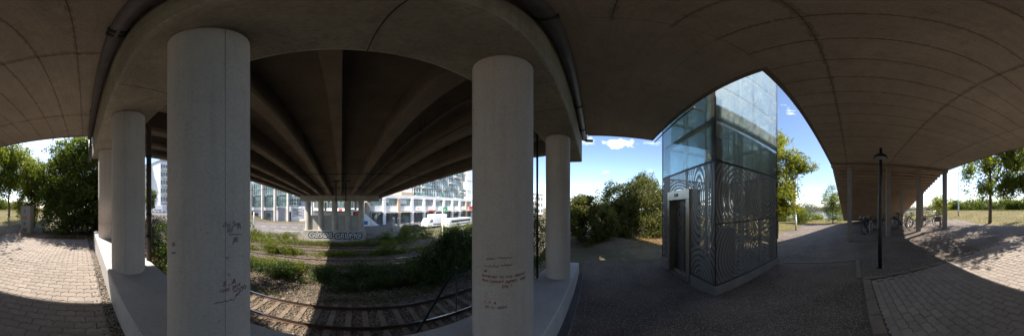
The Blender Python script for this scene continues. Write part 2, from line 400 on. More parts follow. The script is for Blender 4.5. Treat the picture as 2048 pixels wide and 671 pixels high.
# ---------------------------------------------------------------- terrain
def sstep(a, b, x):
    t = np.clip((x - a) / (b - a), 0, 1); return t * t * (3 - 2 * t)
def plaza_z(x): return -1.65 - .11 * np.clip(x, -3.5, 3.5)
def gz(x, y):
    x = np.asarray(x, float); y = np.asarray(y, float)
    p = plaza_z(x)
    p = p + sstep(-9, -17, x) * .72 * sstep(-3, -6, -np.abs(y + 6) + 0) * 0 + sstep(-8.5, -17, x) * .72
    p = p + sstep(6.3, 8.5, x) * sstep(-4, 1, y) * .35
    river = sstep(-30, -46, y) + 0 * x
    p = p * (1 - river) + (-7.2) * river
    low = -4.95 + sstep(24.5, 27, y) * .33
    street = sstep(-22, -34, x)
    low = low * (1 - street) + (-1.75) * street
    bank0 = 1.25 + sstep(3, 14, np.abs(x)) * 1.6
    cut = sstep(bank0, bank0 + 2.5, y)
    return p * (1 - cut) + low * cut
def gzf(x, y): return float(gz(x, y))

def sheet(name, xs, ys, dz, mat, keep=None, label=None):
    X, Y = np.meshgrid(xs, ys, indexing='ij'); Z = gz(X, Y) + dz
    V = np.stack([X, Y, Z], -1).reshape(-1, 3); ny = len(ys)
    I, J = np.meshgrid(np.arange(len(xs) - 1), np.arange(ny - 1), indexing='ij'); a = (I * ny + J).ravel()
    F = np.stack([a, a + ny, a + ny + 1, a + 1], -1)
    if keep is not None:
        cx = V[F][:, :, 0].mean(1); cy = V[F][:, :, 1].mean(1); F = F[keep(cx, cy)]
    o = npmesh(name, V, F, mat, None, True); o['kind'] = 'structure'; return o
def span(a, b, st): return np.linspace(a, b, int(round((b - a) / st)) + 1)
gx = np.concatenate([-np.geomspace(900, 32, 14), span(-30, -12, 1.0), span(-11.5, 12, .25)[0:], span(13, 30, 1.0), np.geomspace(32, 900, 14)])
gy = np.concatenate([-np.geomspace(900, 52, 8), span(-50, -14, 1.0), span(-13.5, 30, .25), span(31, 45, 1.0), np.geomspace(48, 900, 14)])
sheet('ground', gx, gy, -.03, M['ground'])
sheet('lawn', np.concatenate([span(-60, -12, 1.0), span(-11.5, 12, .25), span(13, 40, 1.0)]), np.concatenate([span(-42, -14, 1.0), span(-13.5, 1, .25)]), -.012, M['lawn'],
      lambda x, y: ((x < -8.6 - .5 * np.sin(y * .9)) & (y < -4)) | ((x > 5.2 + .35 * np.sin(y)) & (y < -6)) | (y < -19 + 2 * np.sin(x * .3)) | ((y < -15.5) & (x < -6)))
sheet('asphalt_path', span(-9.5, 7.5, .25), span(-20, .5, .25), .0, M['asphalt'],
      lambda x, y: ((x < 5.4 + .35 * np.sin(y) + .5 * (y > -5)) & (x > -9.2 - .4 * np.sin(y * .9)) & (y > -18.5 + .5 * np.sin(x)) & ~((x < -6.3) & (y > -2.1)) & ~((x < -6.2) & (y < -15)) & (x < 6.9)))
sheet('ballast', span(-30, 30, .5), span(3.75, 22, .25), .105, M['ballast'], lambda x, y: (y < 9.2) | (y > 11.6))
# road sheets
sheet('road', np.concatenate([span(-26, 60, 1.0)]), span(26.5, 44, .5), .012, M['road'])
sheet('street', span(-80, -30, 2.0), span(12, 60, 2.0), .02, M['road'])
rm = MB()
for k in range(6):
    x = -19 + k * 2.6; rm.box(x, x + 1.4, 35.2, 35.35, gzf(x, 35) + .013, gzf(x, 35) + .018)
rm.box(-13, -7, 29.6, 29.75, gzf(-10, 29) + .013, gzf(-10, 29) + .018)
tag(rm.build('road_markings', M['whitepaint']), kind='structure')

# river and the far bank
wv = [(-700, -32, -6.3), (900, -32, -6.3), (900, -700, -6.3), (-700, -700, -6.3)]
o = MB().add(wv, [(0, 3, 2, 1)]).build('river', M['water']); o['kind'] = 'structure'
fb = MB()
xs = np.linspace(-600, 700, 60)
for i in range(59):
    a, b_ = xs[i], xs[i + 1]
    ya, yb = -215 + 10 * math.sin(a * .02), -215 + 10 * math.sin(b_ * .02)
    fb.add([(a, ya, -6.6), (b_, yb, -6.6), (b_, yb - 12, -4.5), (a, ya - 12, -4.5), (b_, yb - 400, -3), (a, ya - 400, -3)], [(0, 1, 2, 3), (3, 2, 4, 5)])
o = fb.build('far_bank', M['ground']); o['kind'] = 'structure'

# ---------------------------------------------------------------- foliage
def hnoise(P, sc, seed):
    rs = np.random.RandomState(seed); a = np.zeros(len(P))
    for k in range(5):
        d = rs.normal(size=3); d /= np.linalg.norm(d); f = sc * (1 + .6 * k)
        a += np.sin(P @ d * f + rs.rand() * 6.28) / (1 + .35 * k)
    return a
def leaves(name, mat, parent, blobs, n, size, seed=0, shell=.55, thr=-.25, clump=2.2, flat=0.0, aspect=.55):
    rs = np.random.RandomState(seed); w = np.array([b[3] * b[4] * b[5] for b in blobs]) ** .75; w /= w.sum()
    k = int(n * 1.7); idx = rs.choice(len(blobs), k, p=w); B = np.array(blobs)[idx]
    d = rs.normal(size=(k, 3)); d /= np.linalg.norm(d, axis=1)[:, None]
    r = shell + (1 - shell) * rs.rand(k) ** .6; r *= np.where(rs.rand(k) < .25, rs.rand(k), 1)
    bump = 1 + .16 * hnoise(d * 3 + B[:, :3], 1.6, seed + 5)
    P = B[:, :3] + d * (r * bump)[:, None] * B[:, 3:6]
    P = P[hnoise(P, clump, seed + 9) + rs.normal(size=k) * .35 > thr][:n]
    k = len(P)
    sz = size * (.6 + .8 * rs.rand(k))
    u = rs.normal(size=(k, 3)); u[:, 2] = u[:, 2] * (1 - flat) - .25; u /= np.linalg.norm(u, axis=1)[:, None]
    q = rs.normal(size=(k, 3)); v = np.cross(u, q); v /= np.linalg.norm(v, axis=1)[:, None]
    nrm = np.cross(u, v)
    h = sz[:, None]; w2 = (sz * aspect)[:, None]
    V = np.stack([P, P + u * h * .5 + v * w2 * .5 + nrm * h * .12, P + u * h, P + u * h * .5 - v * w2 * .5 + nrm * h * .12], 1).reshape(-1, 3)
    return npmesh(name, V, np.arange(4 * k).reshape(-1, 4), mat, parent)
def limb(mb, a, b, r0, r1, rnd, n=7, segs=4, wob=.12):
    a, b = Vector(a), Vector(b); Lh = (b - a).length
    pts = [a.lerp(b, t / segs) + (Vector((rnd.uniform(-1, 1), rnd.uniform(-1, 1), 0)) * wob * Lh * .3 if 0 < t < segs else Vector()) for t in range(segs + 1)]
    mb.tube(pts, [r0 + (r1 - r0) * t / segs for t in range(segs + 1)], n)
    return pts
def tree(name, label, cat, x, y, h, crown, mat, n, size, r=.14, seed=1, lean=(0, 0), group=None, thr=-.25, clump=1.6):
    z0 = gzf(x, y) - .05; t = thing(name, label, cat, (x, y, z0), 0, group); rnd = random.Random(seed)
    tb = MB(); top = (lean[0], lean[1], h * .8)
    limb(tb, (0, 0, 0), top, r, r * .35, rnd, 10, 7, .06)
    tb.build('trunk', M['bark'], t)
    br = MB()
    for b_ in crown:
        f = rnd.uniform(.35, .7); s_ = (lean[0] * f, lean[1] * f, h * .8 * f)
        limb(br, s_, (b_[0], b_[1], b_[2]), r * .4, r * .1, rnd, 6, 4, .15)
        for _ in range(4):
            e = (b_[0] + rnd.uniform(-.8, .8) * b_[3], b_[1] + rnd.uniform(-.8, .8) * b_[4], b_[2] + rnd.uniform(-.6, .8) * b_[5])
            limb(br, (b_[0], b_[1], b_[2]), e, r * .16, r * .05, rnd, 5, 3, .15)
    br.build('branches', M['bark'], t)
    leaves('crown', mat, t, crown, n, size, seed, thr=thr, clump=clump)
    return t
def shrub(name, label, cat, x, y, blobs, mat, n, size, seed=1, group=None, shell=.6, thr=-.4, clump=3.0, z0=None, aspect=.55):
    z = gzf(x, y) if z0 is None else z0
    t = thing(name, label, cat, (x, y, z), 0, group); rnd = random.Random(seed); sb = MB()
    for b_ in blobs:
        for _ in range(4):
            limb(sb, (b_[0] * .6 + rnd.uniform(-.15, .15), b_[1] * .6 + rnd.uniform(-.15, .15), 0), (b_[0] + rnd.uniform(-.6, .6) * b_[3], b_[1] + rnd.uniform(-.6, .6) * b_[4], b_[2] + rnd.uniform(0, .7) * b_[5]), .03, .008, rnd, 5, 4, .2)
    sb.build('stems', M['bark'], t)
    leaves('foliage', mat, t, blobs, n, size, seed, shell=shell, thr=thr, clump=clump, aspect=aspect)
    return t

# ---------------------------------------------------------------- text
def textmesh(body, size, extrude=.001, shear=0.0, space=1.0, bold=0.0):
    cu = bpy.data.curves.new('txt', 'FONT'); cu.body = body; cu.size = size; cu.extrude = extrude; cu.shear = shear; cu.space_character = space
    cu.offset = bold; cu.resolution_u = 3; cu.align_x = 'CENTER'
    ob = bpy.data.objects.new('txt', cu); COL.objects.link(ob)
    dg = bpy.context.evaluated_depsgraph_get(); dg.update()
    m = bpy.data.meshes.new_from_object(ob.evaluated_get(dg)); bpy.data.objects.remove(ob); bpy.data.curves.remove(cu); m.materials.clear()
    return m
def wrap(m, cyl, r, a0, z0, tilt=0.0):
    # bend a flat x,y text mesh round a column (local frame of the column): a0 is the bearing on the column of the text's middle
    ct, st = math.cos(tilt), math.sin(tilt)
    for v in m.vertices:
        x, y, z = v.co; x, y = x * ct - y * st, x * st + y * ct
        a = a0 + x / r; rr = r + .0015 + z
        v.co = (rr * math.sin(a) * cyl[2] if False else rr * math.sin(a), rr * math.cos(a), z0 + y)
    return m
def stroke(mb, pts, r, n=4): mb.tube(pts, r, n)

# ---------------------------------------------------------------- near pier
PR = R(1.7)
pier = thing('bridge_pier', 'near bridge pier: row of five round white columns under a wide grey concrete cap beam', 'bridge pier', (0, 0, 0), PR)
CAPZ, SLABZ = 1.55, 2.38
pcos, psin = math.cos(PR), math.sin(PR)
colx = [(-4.33, .735), (-2.44, .735), (-.735, .735), (1.195, .735), (3.40, .735)]
def plz(x): return -1.22 - .098 * x
cols = []
for i, (cx, cy) in enumerate(colx):
    r = .262; zb = plz(cx) - .1
    prof = [(r, zb), (r, zb + .5), (r * 1.003, -.4), (r, .3), (r * .998, 1.2), (r, CAPZ - .012)]
    o = MB().lathe(prof, 64, (cx, cy, 0)).build('column', M['column'], pier); cols.append(o)
    for a_ in (math.pi - 1.1,):
        sx_, sy_ = cx + (r + .0005) * math.sin(a_), cy + (r + .0005) * math.cos(a_)
        MB().tube([(sx_, sy_, zb), (sx_, sy_, CAPZ - .02)], .0012, 4).build('casting_seam', M['curb'], o)
    MB().lathe([(r - .02, CAPZ - .014), (r - .02, CAPZ + .02)], 48, (cx, cy, 0)).build('joint_ring', M['soffit_joint'], o)
# cap beam: rounded lower edges, slight chamfer
def beam(mb, x0, x1, y0, y1, z0, z1, ch=.03):
    poly = [(y0, z1), (y0, z0 + ch), (y0 + ch * .3, z0 + ch * .3), (y0 + ch, z0), (y1 - ch, z0), (y1, z0 + ch), (y1, z1)]
    n = len(poly); xs = np.linspace(x0, x1, 41); v = [(x, y, z) for x in xs for y, z in poly]
    f = [(i * n + k, (i + 1) * n + k, (i + 1) * n + (k + 1) % n, i * n + (k + 1) % n) for i in range(len(xs) - 1) for k in range(n)]
    f += [tuple(range(n)), tuple(range((len(xs) - 1) * n + n - 1, (len(xs) - 1) * n - 1, -1))]
    return mb.add(v, f)
cap = beam(MB(), -5.05, 5.42, .355, 1.09, CAPZ, 2.6).build('cap_beam', M['beam'], pier)
# formwork seams on the beam underside
for x in (-3.5, -1.6, .2, 2.2, 4.3): MB().box(x, x + .006, .38, 1.07, CAPZ - .002, CAPZ + .01).build('formwork_seam', M['soffit_joint'], cap)
# plinth (slopes with the ground)
pl = MB(); v = []
for x in np.linspace(-4.95, 4.75, 30):
    zt = plz(x); zb = float(plaza_z(x)) - .5
    v += [(x, .40, zb), (x, .40, zt - .02), (x, .42, zt), (x, 1.16, zt), (x, 1.18, zt - .02), (x, 1.18, zb - 1.5)]
n = 6; f = [(i * n + k, i * n + (k + 1) % n, (i + 1) * n + (k + 1) % n, (i + 1) * n + k) for i in range(29) for k in range(n)]
f += [tuple(range(5, -1, -1)), tuple(29 * n + k for k in range(6))]
pl.add(v, f); plo = pl.build('plinth', M['plinth'], pier)
# drain channel in front of the plinth, with bars on the right part
dr = MB()
for x in np.arange(.9, 4.7, .03):
    z = float(plaza_z(x)); dr.box(x, x + .016, .28, .395, z + .004, z + .014)
o = dr.build('grating_bars', M['pipe'], None)
dch = thing('drain_channel', 'long slotted steel drain channel along the foot of the white column plinth', 'drain', (0, 0, 0), PR)
o.parent = dch; o['kind'] = 'stuff'
fr = MB()
for y in (.268, .397):
    vv = []
    for x in np.linspace(-4.9, 4.7, 30):
        z = float(plaza_z(x)); vv += [(x, y, z + .002), (x, y, z + .016), (x, y + .012, z + .016), (x, y + .012, z + .002)]
    fr.add(vv, [(i * 4 + k, i * 4 + (k + 1) % 4, (i + 1) * 4 + (k + 1) % 4, (i + 1) * 4 + k) for i in range(29) for k in range(4)])
fr.build('channel_frame', M['curb'], dch)
bb = MB(); vv = []
for x in np.linspace(-4.9, 4.7, 30):
    z = float(plaza_z(x)); vv += [(x, .28, z + .003), (x, .396, z + .003)]
bb.add(vv, [(i * 2, i * 2 + 1, i * 2 + 3, i * 2 + 2) for i in range(29)]); bb.build('channel_bed', M['bed'], dch)

# writing on the columns (bearing on the column: 0 = +Y side, pi = camera side)
def write(body, size, ci, a0, z0, mat, shear=.25, tilt=0.0, space=1.0, bold=0.0):
    m = textmesh(body, size, .0008, shear, space, bold)
    for v in m.vertices: v.co.x *= -1          # the column is seen from outside
    m.flip_normals(); wrap(m, (0, 0, 1), .2635, a0, z0, tilt)
    cx, cy = colx[ci]; m.transform(Matrix.Translation((cx, cy, 0)))
    return link('handwriting', m, mat, cols[ci])
def scrawl(lines, ci, mat, w=.0035):
    mb = MB(); cx, cy = colx[ci]
    for ln in lines:
        mb.tube([(cx + .2645 * math.sin(a), cy + .2645 * math.cos(a), z) for a, z in ln], w, 4)
    return mb.build('handwriting', mat, cols[ci])
def facing(ci, px):            # bearing on column ci of the point of its face seen near picture column px
    cx, cy = colx[ci]; wx, wy = cx * pcos - cy * psin, cx * psin + cy * pcos
    th = az(px); a = math.atan2(wx, wy); D = math.hypot(wx, wy)
    off = th - a; s_ = max(-.95, min(.95, D * math.sin(off) / .2635)); phi = math.asin(s_)
    return a + math.pi + off - phi + PR, D * math.cos(off) - .2635 * math.cos(phi)
def hgt(py, d): return math.tan(R((HORIZON - py) * DEG)) * d
def wr(body, size, ci, px, py, mat, **k):
    a0, d = facing(ci, px); return write(body, size, ci, a0, hgt(py, d), mat, **k)
def squig(ci, px0, px1, py, mat, seed, amp=4, w=.002, n=26, slope=0):
    rnd = random.Random(seed); pts = []
    for i in range(n):
        t = i / (n - 1); a0, d = facing(ci, px0 + (px1 - px0) * t)
        pts.append((a0, hgt(py + slope * t + amp * math.sin(t * 21 + seed) * rnd.uniform(.1, 1), d)))
    scrawl([pts], ci, mat, w)
squig(3, 972, 990, 517, M['redink'], 1, 3); squig(3, 996, 1024, 515, M['redink'], 2, 2.5)
squig(3, 968, 998, 532, M['redink'], 3, 3); squig(3, 1002, 1024, 530, M['redink'], 4, 3); squig(3, 968, 974, 541, M['redink'], 5, 3, n=12)
wr('forever in my mind', .043, 3, 1006, 556, M['redink'], tilt=-.05)
wr('but never again  my', .043, 3, 1008, 565, M['redink'], tilt=-.05)
wr('life !', .043, 3, 1013, 575, M['redink'], tilt=-.02)
wr('- 2. 92', .05, 3, 972, 589, M['paleink'], bold=.0015)
wr('I. + A', .042, 3, 980, 607, M['redink'], tilt=-.05)
wr('29. X. 2020', .036, 3, 990, 617, M['redink'], tilt=-.12)
wr('S . A', .04, 2, 459, 569, M['redink'], tilt=-.06, bold=.001)
wr('1202. 2019', .028, 2, 461, 579, M['redink'], tilt=-.12)
squig(2, 428, 470, 606, M['redink'], 7, 2, slope=-8); squig(2, 470, 492, 592, M['redink'], 8, 5, slope=-20); squig(2, 466, 490, 583, M['redink'], 9, 4, slope=-14)
wr('do Sue', .04, 2, 464, 453, M['greyink']); wr('fd', .04, 2, 459, 464, M['greyink']); wr('A', .045, 2, 478, 458, M['greyink']); wr('JB', .04, 2, 470, 484, M['greyink'])
squig(2, 458, 482, 468, M['greyink'], 11, 1.2); wr('10', .035, 2, 346, 492, M['greyink']); squig(2, 344, 351, 505, M['greyink'], 12, 2)

# ---------------------------------------------------------------- drain pipes
def drainpipe(name, label, pts, r, clamps, mat, caps=None):
    t = thing(name, label, 'pipe', (0, 0, 0)); MB().tube(pts, r, 18).build('pipe', mat, t)
    for a, b_ in clamps:
        MB().tube([a, b_], r * 1.18, 18).build('clamp', M['steel'], t)
    return t
def pw(x, y, z): return (x * pcos - y * psin, x * psin + y * pcos, z)
pz = 2.26
t = drainpipe('drainpipe', 'long grey drainpipe running under the slab along the cap beam face', [pw(-4.95, .27, pz - .02), pw(5.1, .27, pz)], .068,
              [(pw(x, .27, pz), pw(x + .05, .27, pz)) for x in (-3.4, -1.25, -1.18, .9, 3.1, 4.3)], M['pipe'])
MB().tube([pw(5.1, .27, pz), pw(5.2, .2, pz - .01), pw(5.25, .0, pz)], .05, 12).build('elbow', M['pipe'], t)
t = drainpipe('drainpipe', 'short grey vertical drainpipe at the left end of the cap beam', [pw(-5.13, .3, 2.3), pw(-5.13, .3, 1.45)], .05, [(pw(-5.13, .3, 2.0), pw(-5.13, .3, 1.96))], M['pipe'])
t = drainpipe('drainpipe', 'thin brown vertical drainpipe beside the second round column from the left', [(-2.66, 1.09, 1.6), (-2.66, 1.09, -1.1)], .045,
              [((-2.66, 1.09, z), (-2.66, 1.09, z + .05)) for z in (.9, -.15, -.55)], M['pipe_brown'])
t = drainpipe('drainpipe', 'thin dark vertical downpipe beside the rightmost round column', [(3.02, 1.17, 1.6), (3.02, 1.17, -1.5)], .022, [((3.02, 1.17, .2), (3.02, 1.17, .24))], M['steel'])

# ---------------------------------------------------------------- front slab with formwork panels
deck = thing('bridge_deck', 'grey concrete bridge deck overhead with board marked soffit and long girders over the railway', 'bridge', (0, 0, 0))
def sz(y): return SLABZ + .03 * min(0, y)
slab = MB()
def slabpart(x0, x1, ys, top=.55):
    v = []
    for y in ys:
        z = sz(y) + .016; v += [(x0, y, z), (x1, y, z), (x1, y, z + top), (x0, y, z + top)]
    n = len(ys)
    f = [(i * 4 + k, (i + 1) * 4 + k, (i + 1) * 4 + (k + 1) % 4, i * 4 + (k + 1) % 4) for i in range(n - 1) for k in range(4)]
    f += [(0, 1, 2, 3), ((n - 1) * 4 + 3, (n - 1) * 4 + 2, (n - 1) * 4 + 1, (n - 1) * 4)]
    slab.add(v, f)
slabpart(-5.1, 1.07, [-8.0, -6, -4, -1.745]); slabpart(-5.1, 5.02, [-1.74, -.8, .36])
so = slab.build('slab', M['soffit_joint'], deck)
edge = MB()                                     # the slab's own face concrete round the rim
def rim(x0, x1, y0, y1): edge.add([(x, y, sz(y0 if (x, y) in ((x0, y0), (x1, y0)) else y1) + dz) for x, y, dz in
    ((x0, y0, .0), (x1, y0, .0), (x1, y1, .0), (x0, y1, .0), (x0, y0, .57), (x1, y0, .57), (x1, y1, .57), (x0, y1, .57))],
    [(0, 1, 5, 4), (1, 2, 6, 5), (2, 3, 7, 6), (3, 0, 4, 7), (0, 3, 2, 1), (4, 5, 6, 7)])
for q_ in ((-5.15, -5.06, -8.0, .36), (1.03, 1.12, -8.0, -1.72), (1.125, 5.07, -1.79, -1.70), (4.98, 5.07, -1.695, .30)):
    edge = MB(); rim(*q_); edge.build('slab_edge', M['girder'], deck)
for q_ in ((-5.15, -5.03, -8.0, .36, 2.955, 3.62), (1.0, 1.12, -8.0, -2.901, 2.955, 3.62), (1.0, 1.12, -2.9, -1.72, 2.955, 4.15), (1.125, 5.07, -1.79, -1.70, 2.955, 3.62)):  # raised stretch beside the notch is added, unseen, to stop stray sunlight
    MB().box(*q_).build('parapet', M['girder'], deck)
ub = MB(); ub.box(-.5, .5, -.5, .5, 0, 1); pm = ub.mesh('soffit_panel')
rnd = random.Random(4)
tilt = math.atan(.03)
xb = [-5.06, -3.68, -1.73, .32, 1.03]; xb2 = [1.03, 2.37, 3.7, 4.98]
y = .34; k = 0
while y > -7.95:
    y0 = max(y - .43, -7.98)
    for a, b_ in zip(xb, xb[1:]):
        yc = (y + y0) / 2
        link('soffit_panel', pm, M['soffit'], so, ((a + b_) / 2, yc, sz(yc) + rnd.uniform(-.0025, .0015)), (tilt, 0, 0), (b_ - a - .006, y - y0 - .0045, .03))
    if y > -1.5:
        y0 = max(y0, -1.72); yc = (y + y0) / 2
        for a, b_ in zip(xb2, xb2[1:]):
            link('soffit_panel', pm, M['soffit'], so, ((a + b_) / 2, yc, sz(yc) + rnd.uniform(-.0025, .0015)), (tilt, 0, 0), (b_ - a - .003, y - y0 - .0015, .03))
    y -= .43

# deck over the railway
GEND = 40.0
def gzd(y): return 2.40 - .03 * (y - 1.1)
def girder(x, w, dep, y0=1.095, y1=GEND):
    v = []
    for y in (y0, y1):
        z = gzd(y); h = dep
        v += [(x + a * w, y, z + b_) for a, b_ in ((-.5, 0), (.5, 0), (.5, .13), (.28, .26), (.28, h), (-.28, h), (-.28, .26), (-.5, .13))]
    n = 8
    return MB().add(v, [(k, k + n, (k + 1) % n + n, (k + 1) % n) for k in range(n)] + [tuple(range(7, -1, -1)), tuple(range(8, 16))])
for x, w in ((-6.75, .36), (-5.6, .30), (-4.45, .30), (-3.05, .30), (-1.6, .30), (-.12, .26), (1.5, .36), (3.3, .34), (4.95, .30), (6.75, .36)):
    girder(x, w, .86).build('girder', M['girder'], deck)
v = []
for y in (1.095, GEND):
    z = gzd(y) + .85; v += [(-7.0, y, z), (7.0, y, z), (7.0, y, z + .35), (-7.0, y, z + .35)]
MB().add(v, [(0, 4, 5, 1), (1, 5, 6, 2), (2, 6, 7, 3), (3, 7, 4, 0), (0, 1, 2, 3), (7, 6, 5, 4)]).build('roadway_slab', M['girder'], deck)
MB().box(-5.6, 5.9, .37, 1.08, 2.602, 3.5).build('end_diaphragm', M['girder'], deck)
for s_ in (-1, 1):
    v = []
    for y in (1.095, GEND):
        z = gzd(y) + 1.2; v += [(s_ * 6.99, y, z), (s_ * 6.75, y, z), (s_ * 6.75, y, z + .8), (s_ * 6.99, y, z + .8)]
    MB().add(v, [(0, 4, 5, 1), (1, 5, 6, 2), (2, 6, 7, 3), (3, 7, 4, 0), (0, 1, 2, 3), (7, 6, 5, 4)]).build('parapet', M['girder'], deck)
t = drainpipe('service_pipe', 'pale service pipe hung on rods between girders under the railway bridge', [(2.4, y, 2.72 - .03 * y) for y in (1.2, 12, 24, 39)], .06, [((2.4, y, 2.72 - .03 * y), (2.4, y + .07, 2.72 - .03 * y)) for y in (2.2, 4.4, 6.8, 9.5, 13)], M['pipe'])
for y in (2.2, 4.4, 6.8, 9.5, 13):
    for x in (2.33, 2.455): MB().box(x, x + .015, y, y + .015, 2.7 - .03 * y, 3.2 - .03 * y).build('hanger_rod', M['steel'], t)

# far pier
fp = thing('bridge_pier', 'far bridge pier with five pale columns on a graffiti covered base beyond the tracks', 'bridge pier', (-1.0, 23.5, 0))
beam(MB(), -5.0, 6.4, -.45, .45, .88, 1.70).build('cap_beam', M['pier'], fp)
for x in (-3.9, -1.97, 0, 1.95, 3.85): MB().lathe([(.42, -3.3), (.42, .88)], 32, (x, 0, 0)).build('column', M['pier'], fp)
MB().box(-4.1, 4.1, -.12, .3, -3.31, -1.2).build('screen_wall', M['pier'], fp)
bo = MB().box(-4.5, 4.5, -.75, .75, -5.2, -3.3).build('plinth', M['pier'], fp, .03)
def blob_letters(word, x0, z0, hh, seed):
    m = textmesh(word, hh, .004, .15, .82, hh * .085); m.transform(Matrix.Translation((x0, z0, 0)))
    m.transform(Matrix.Rotation(R(90), 4, 'X')); m.transform(Matrix.Translation((0, -.758, 0)))
    link('graffiti', m, M['blackpaint'], bo)
    m = textmesh(word, hh * .93, .002, .15, .88, -hh * .005); m.transform(Matrix.Translation((x0, z0 + .03, 0)))
    m.transform(Matrix.Rotation(R(90), 4, 'X')); m.transform(Matrix.Translation((0, -.766, 0)))
    link('graffiti_highlight', m, M['paleink'], bo)
blob_letters('GUSOB', -2.0, -4.35, 1.18, 1); blob_letters('GRUMO', 1.9, -4.45, 1.18, 2)
# third support far behind
tp = thing('bridge_abutment', 'grey concrete abutment closing the far end of the railway bridge', 'abutment', (0, 40.6, 0))
MB().box(-5, 7, -.5, .5, -4.7, -1.4).build('wall', M['pier'], tp)
for x in (-4, -1.5, 1, 3.5, 6): MB().box(x - .25, x + .25, -.4, .4, -1.4, 1.2).build('column', M['pier'], tp)

# ---------------------------------------------------------------- staircase under the slab's far end
st = thing('staircase', 'brown concrete staircase seen from below stepping down behind four square pillars', 'staircase', (0, 0, 0))
SY, SZ0 = -8.0, 2.13
for i in range(31):
    y1 = SY - .34 * i; z = SZ0 - .122 * i
    if z < gzf(0, y1) - .1: break
    MB().box(-5.12 + rnd.uniform(-.01, .01), 1.1, y1 - .339, y1 - (.001 if i else 0), z, z + .32).build('step', M['stair'], st)
MB().box(-5.1, 1.08, SY - .05, SY + .24, 1.98, 2.12).build('edge_beam', M['stair'], st)
def pillar(x, y, ztop, w=.2):
    z0 = gzf(x, y) - .05; p = MB().box(x - w / 2, x + w / 2, y - w / 2, y + w / 2, z0, ztop).build('pillar', M['pillar'], st, .012)
    return p
for x in (.19, -1.72, -3.36, -5.0): pillar(x, SY + .02, 1.98, .21)
for x in (.22, -1.75, -3.33, -4.9): pillar(x, -11.0, 2.13 - .122 * 8.6, .19)

# ---------------------------------------------------------------- lift tower
TX0, TX1, TY1, TY0 = 2.40, 5.02, -2.12, -4.72      # x range, front y, back y
lift = thing('lift_tower', 'glass lift tower with perforated grey metal lower cladding and a steel door', 'lift tower', (0, 0, 0))
ZB, ZM0, ZS, ZM1, ZT = -2.1, -1.68, -.33, .95, 8.2
e = .04
MB().box(TX0 - e, 3.28, TY1 - .22, TY1 + e, ZB, ZM0 - .005).box(4.56, TX1 + e, TY1 - .22, TY1 + e, ZB, ZM0 - .005).box(TX0 - e, TX0 + .22, TY0 - e, TY1 - .221, ZB, ZM0 - .005)\
    .box(TX1 - .22, TX1 + e, TY0 - e, TY1 - .221, ZB, ZM0 - .005).box(TX0 + .221, TX1 - .221, TY0 - e, TY0 + .2, ZB, ZM0 - .005).build('kerb', M['curb'], lift, .01)
MB().box(TX0 + .2, TX1 - .2, TY0 + .2, TY1 - .1, ZB, -1.90).build('shaft_floor', M['curb'], lift)
def vpanel(axis, c, a, b_, z0, z1, mat, name='perforated_panel', th=.004):
    mb = MB()
    if axis == 'x': mb.add([(c, a, z0), (c, b_, z0), (c, b_, z1), (c, a, z1)], [(0, 1, 2, 3)])
    else: mb.add([(a, c, z0), (b_, c, z0), (b_, c, z1), (a, c, z1)], [(0, 1, 2, 3)])
    return mb.build(name, mat, lift)
DX0, DX1 = 3.30, 4.54
for z0, z1 in ((ZM0, ZS - .008), (ZS + .008, ZM1)):
    vpanel('x', TX0, TY0 + .012, TY1 - .012, z0, z1, M['perf_side']); vpanel('x', TX1, TY0 + .012, TY1 - .012, z0, z1, M['perf_side'])
    vpanel('y', TY0, TX0 + .012, TX1 - .012, z0, z1, M['perf_front'])
vpanel('y', TY1, TX0 + .012, DX0 - .006, ZM0, ZM1, M['perf_front'])
vpanel('y', TY1, DX1 + .006, TX1 - .012, ZM0, ZM1, M['perf_front'])
vpanel('y', TY1, DX0, DX1, .48, ZM1, M['perf_front'])
# cladding rails
for z in (ZM0 - .002, ZS, ZM1):
    h = .014 if z == ZS else .022; cr_ = MB()
    cr_.box(TX0 - .008, TX0 + .03, TY0, TY1, z - h, z + h).box(TX1 - .03, TX1 + .008, TY0, TY1, z - h, z + h).box(TX0 + .031, TX1 - .031, TY0 - .008, TY0 + .03, z - h, z + h)
    if z != ZS: cr_.box(TX0 + .031, DX0 if z < 0 else TX1 - .031, TY1 - .03, TY1 + .008, z - h, z + h)
    cr_.build('cladding_rail', M['steel'], lift)
for x, y in ((TX0, TY1), (TX0, TY0), (TX1, TY1), (TX1, TY0)):
    sx = 1 if x == TX0 else -1; sy = 1 if y == TY0 else -1
    MB().box(min(x + sx * .035, x + sx * .19), max(x + sx * .035, x + sx * .19), min(y + sy * .035, y + sy * .19), max(y + sy * .035, y + sy * .19), -1.9, ZT).build('corner_post', M['steel'], lift)
    MB().box(x - .012, x + .012, y - .012, y + .012, ZM0, ZT).build('corner_trim', M['steel'], lift)
M['framesteel'] = simple('pale_frame_steel', (.50, .52, .50), .45, .4, .2, 4)
for x, y in ((TX0 + .12, -3.0), (TX0 + .12, -3.9), (TX1 - .12, -3.0), (TX1 - .12, -3.9), (3.0, TY0 + .12), (3.7, TY0 + .12), (4.4, TY0 + .12)):
    MB().box(x - .035, x + .035, y - .035, y + .035, -1.9, ZT).build('shaft_post', M['framesteel'], lift)
for x, y in ((3.05, -3.42), (4.35, -3.42)):
    MB().box(x - .05, x + .05, y - .02, y + .02, -1.9, ZT).build('guide_rail', M['framesteel'], lift)
for z in (1.98, 3.05, 4.1, 5.15, 6.2, 7.25):
    q = MB(); q.box(TX0 + .08, TX0 + .16, TY0 + .19, TY1 - .19, z - .045, z + .045).box(TX1 - .16, TX1 - .08, TY0 + .19, TY1 - .19, z - .045, z + .045)
    q.box(TX0 + .19, TX1 - .19, TY0 + .08, TY0 + .16, z - .045, z + .045).box(TX0 + .19, TX1 - .19, TY1 - .16, TY1 - .08, z - .045, z + .045)
    q.build('ring_beam', M['framesteel'], lift)
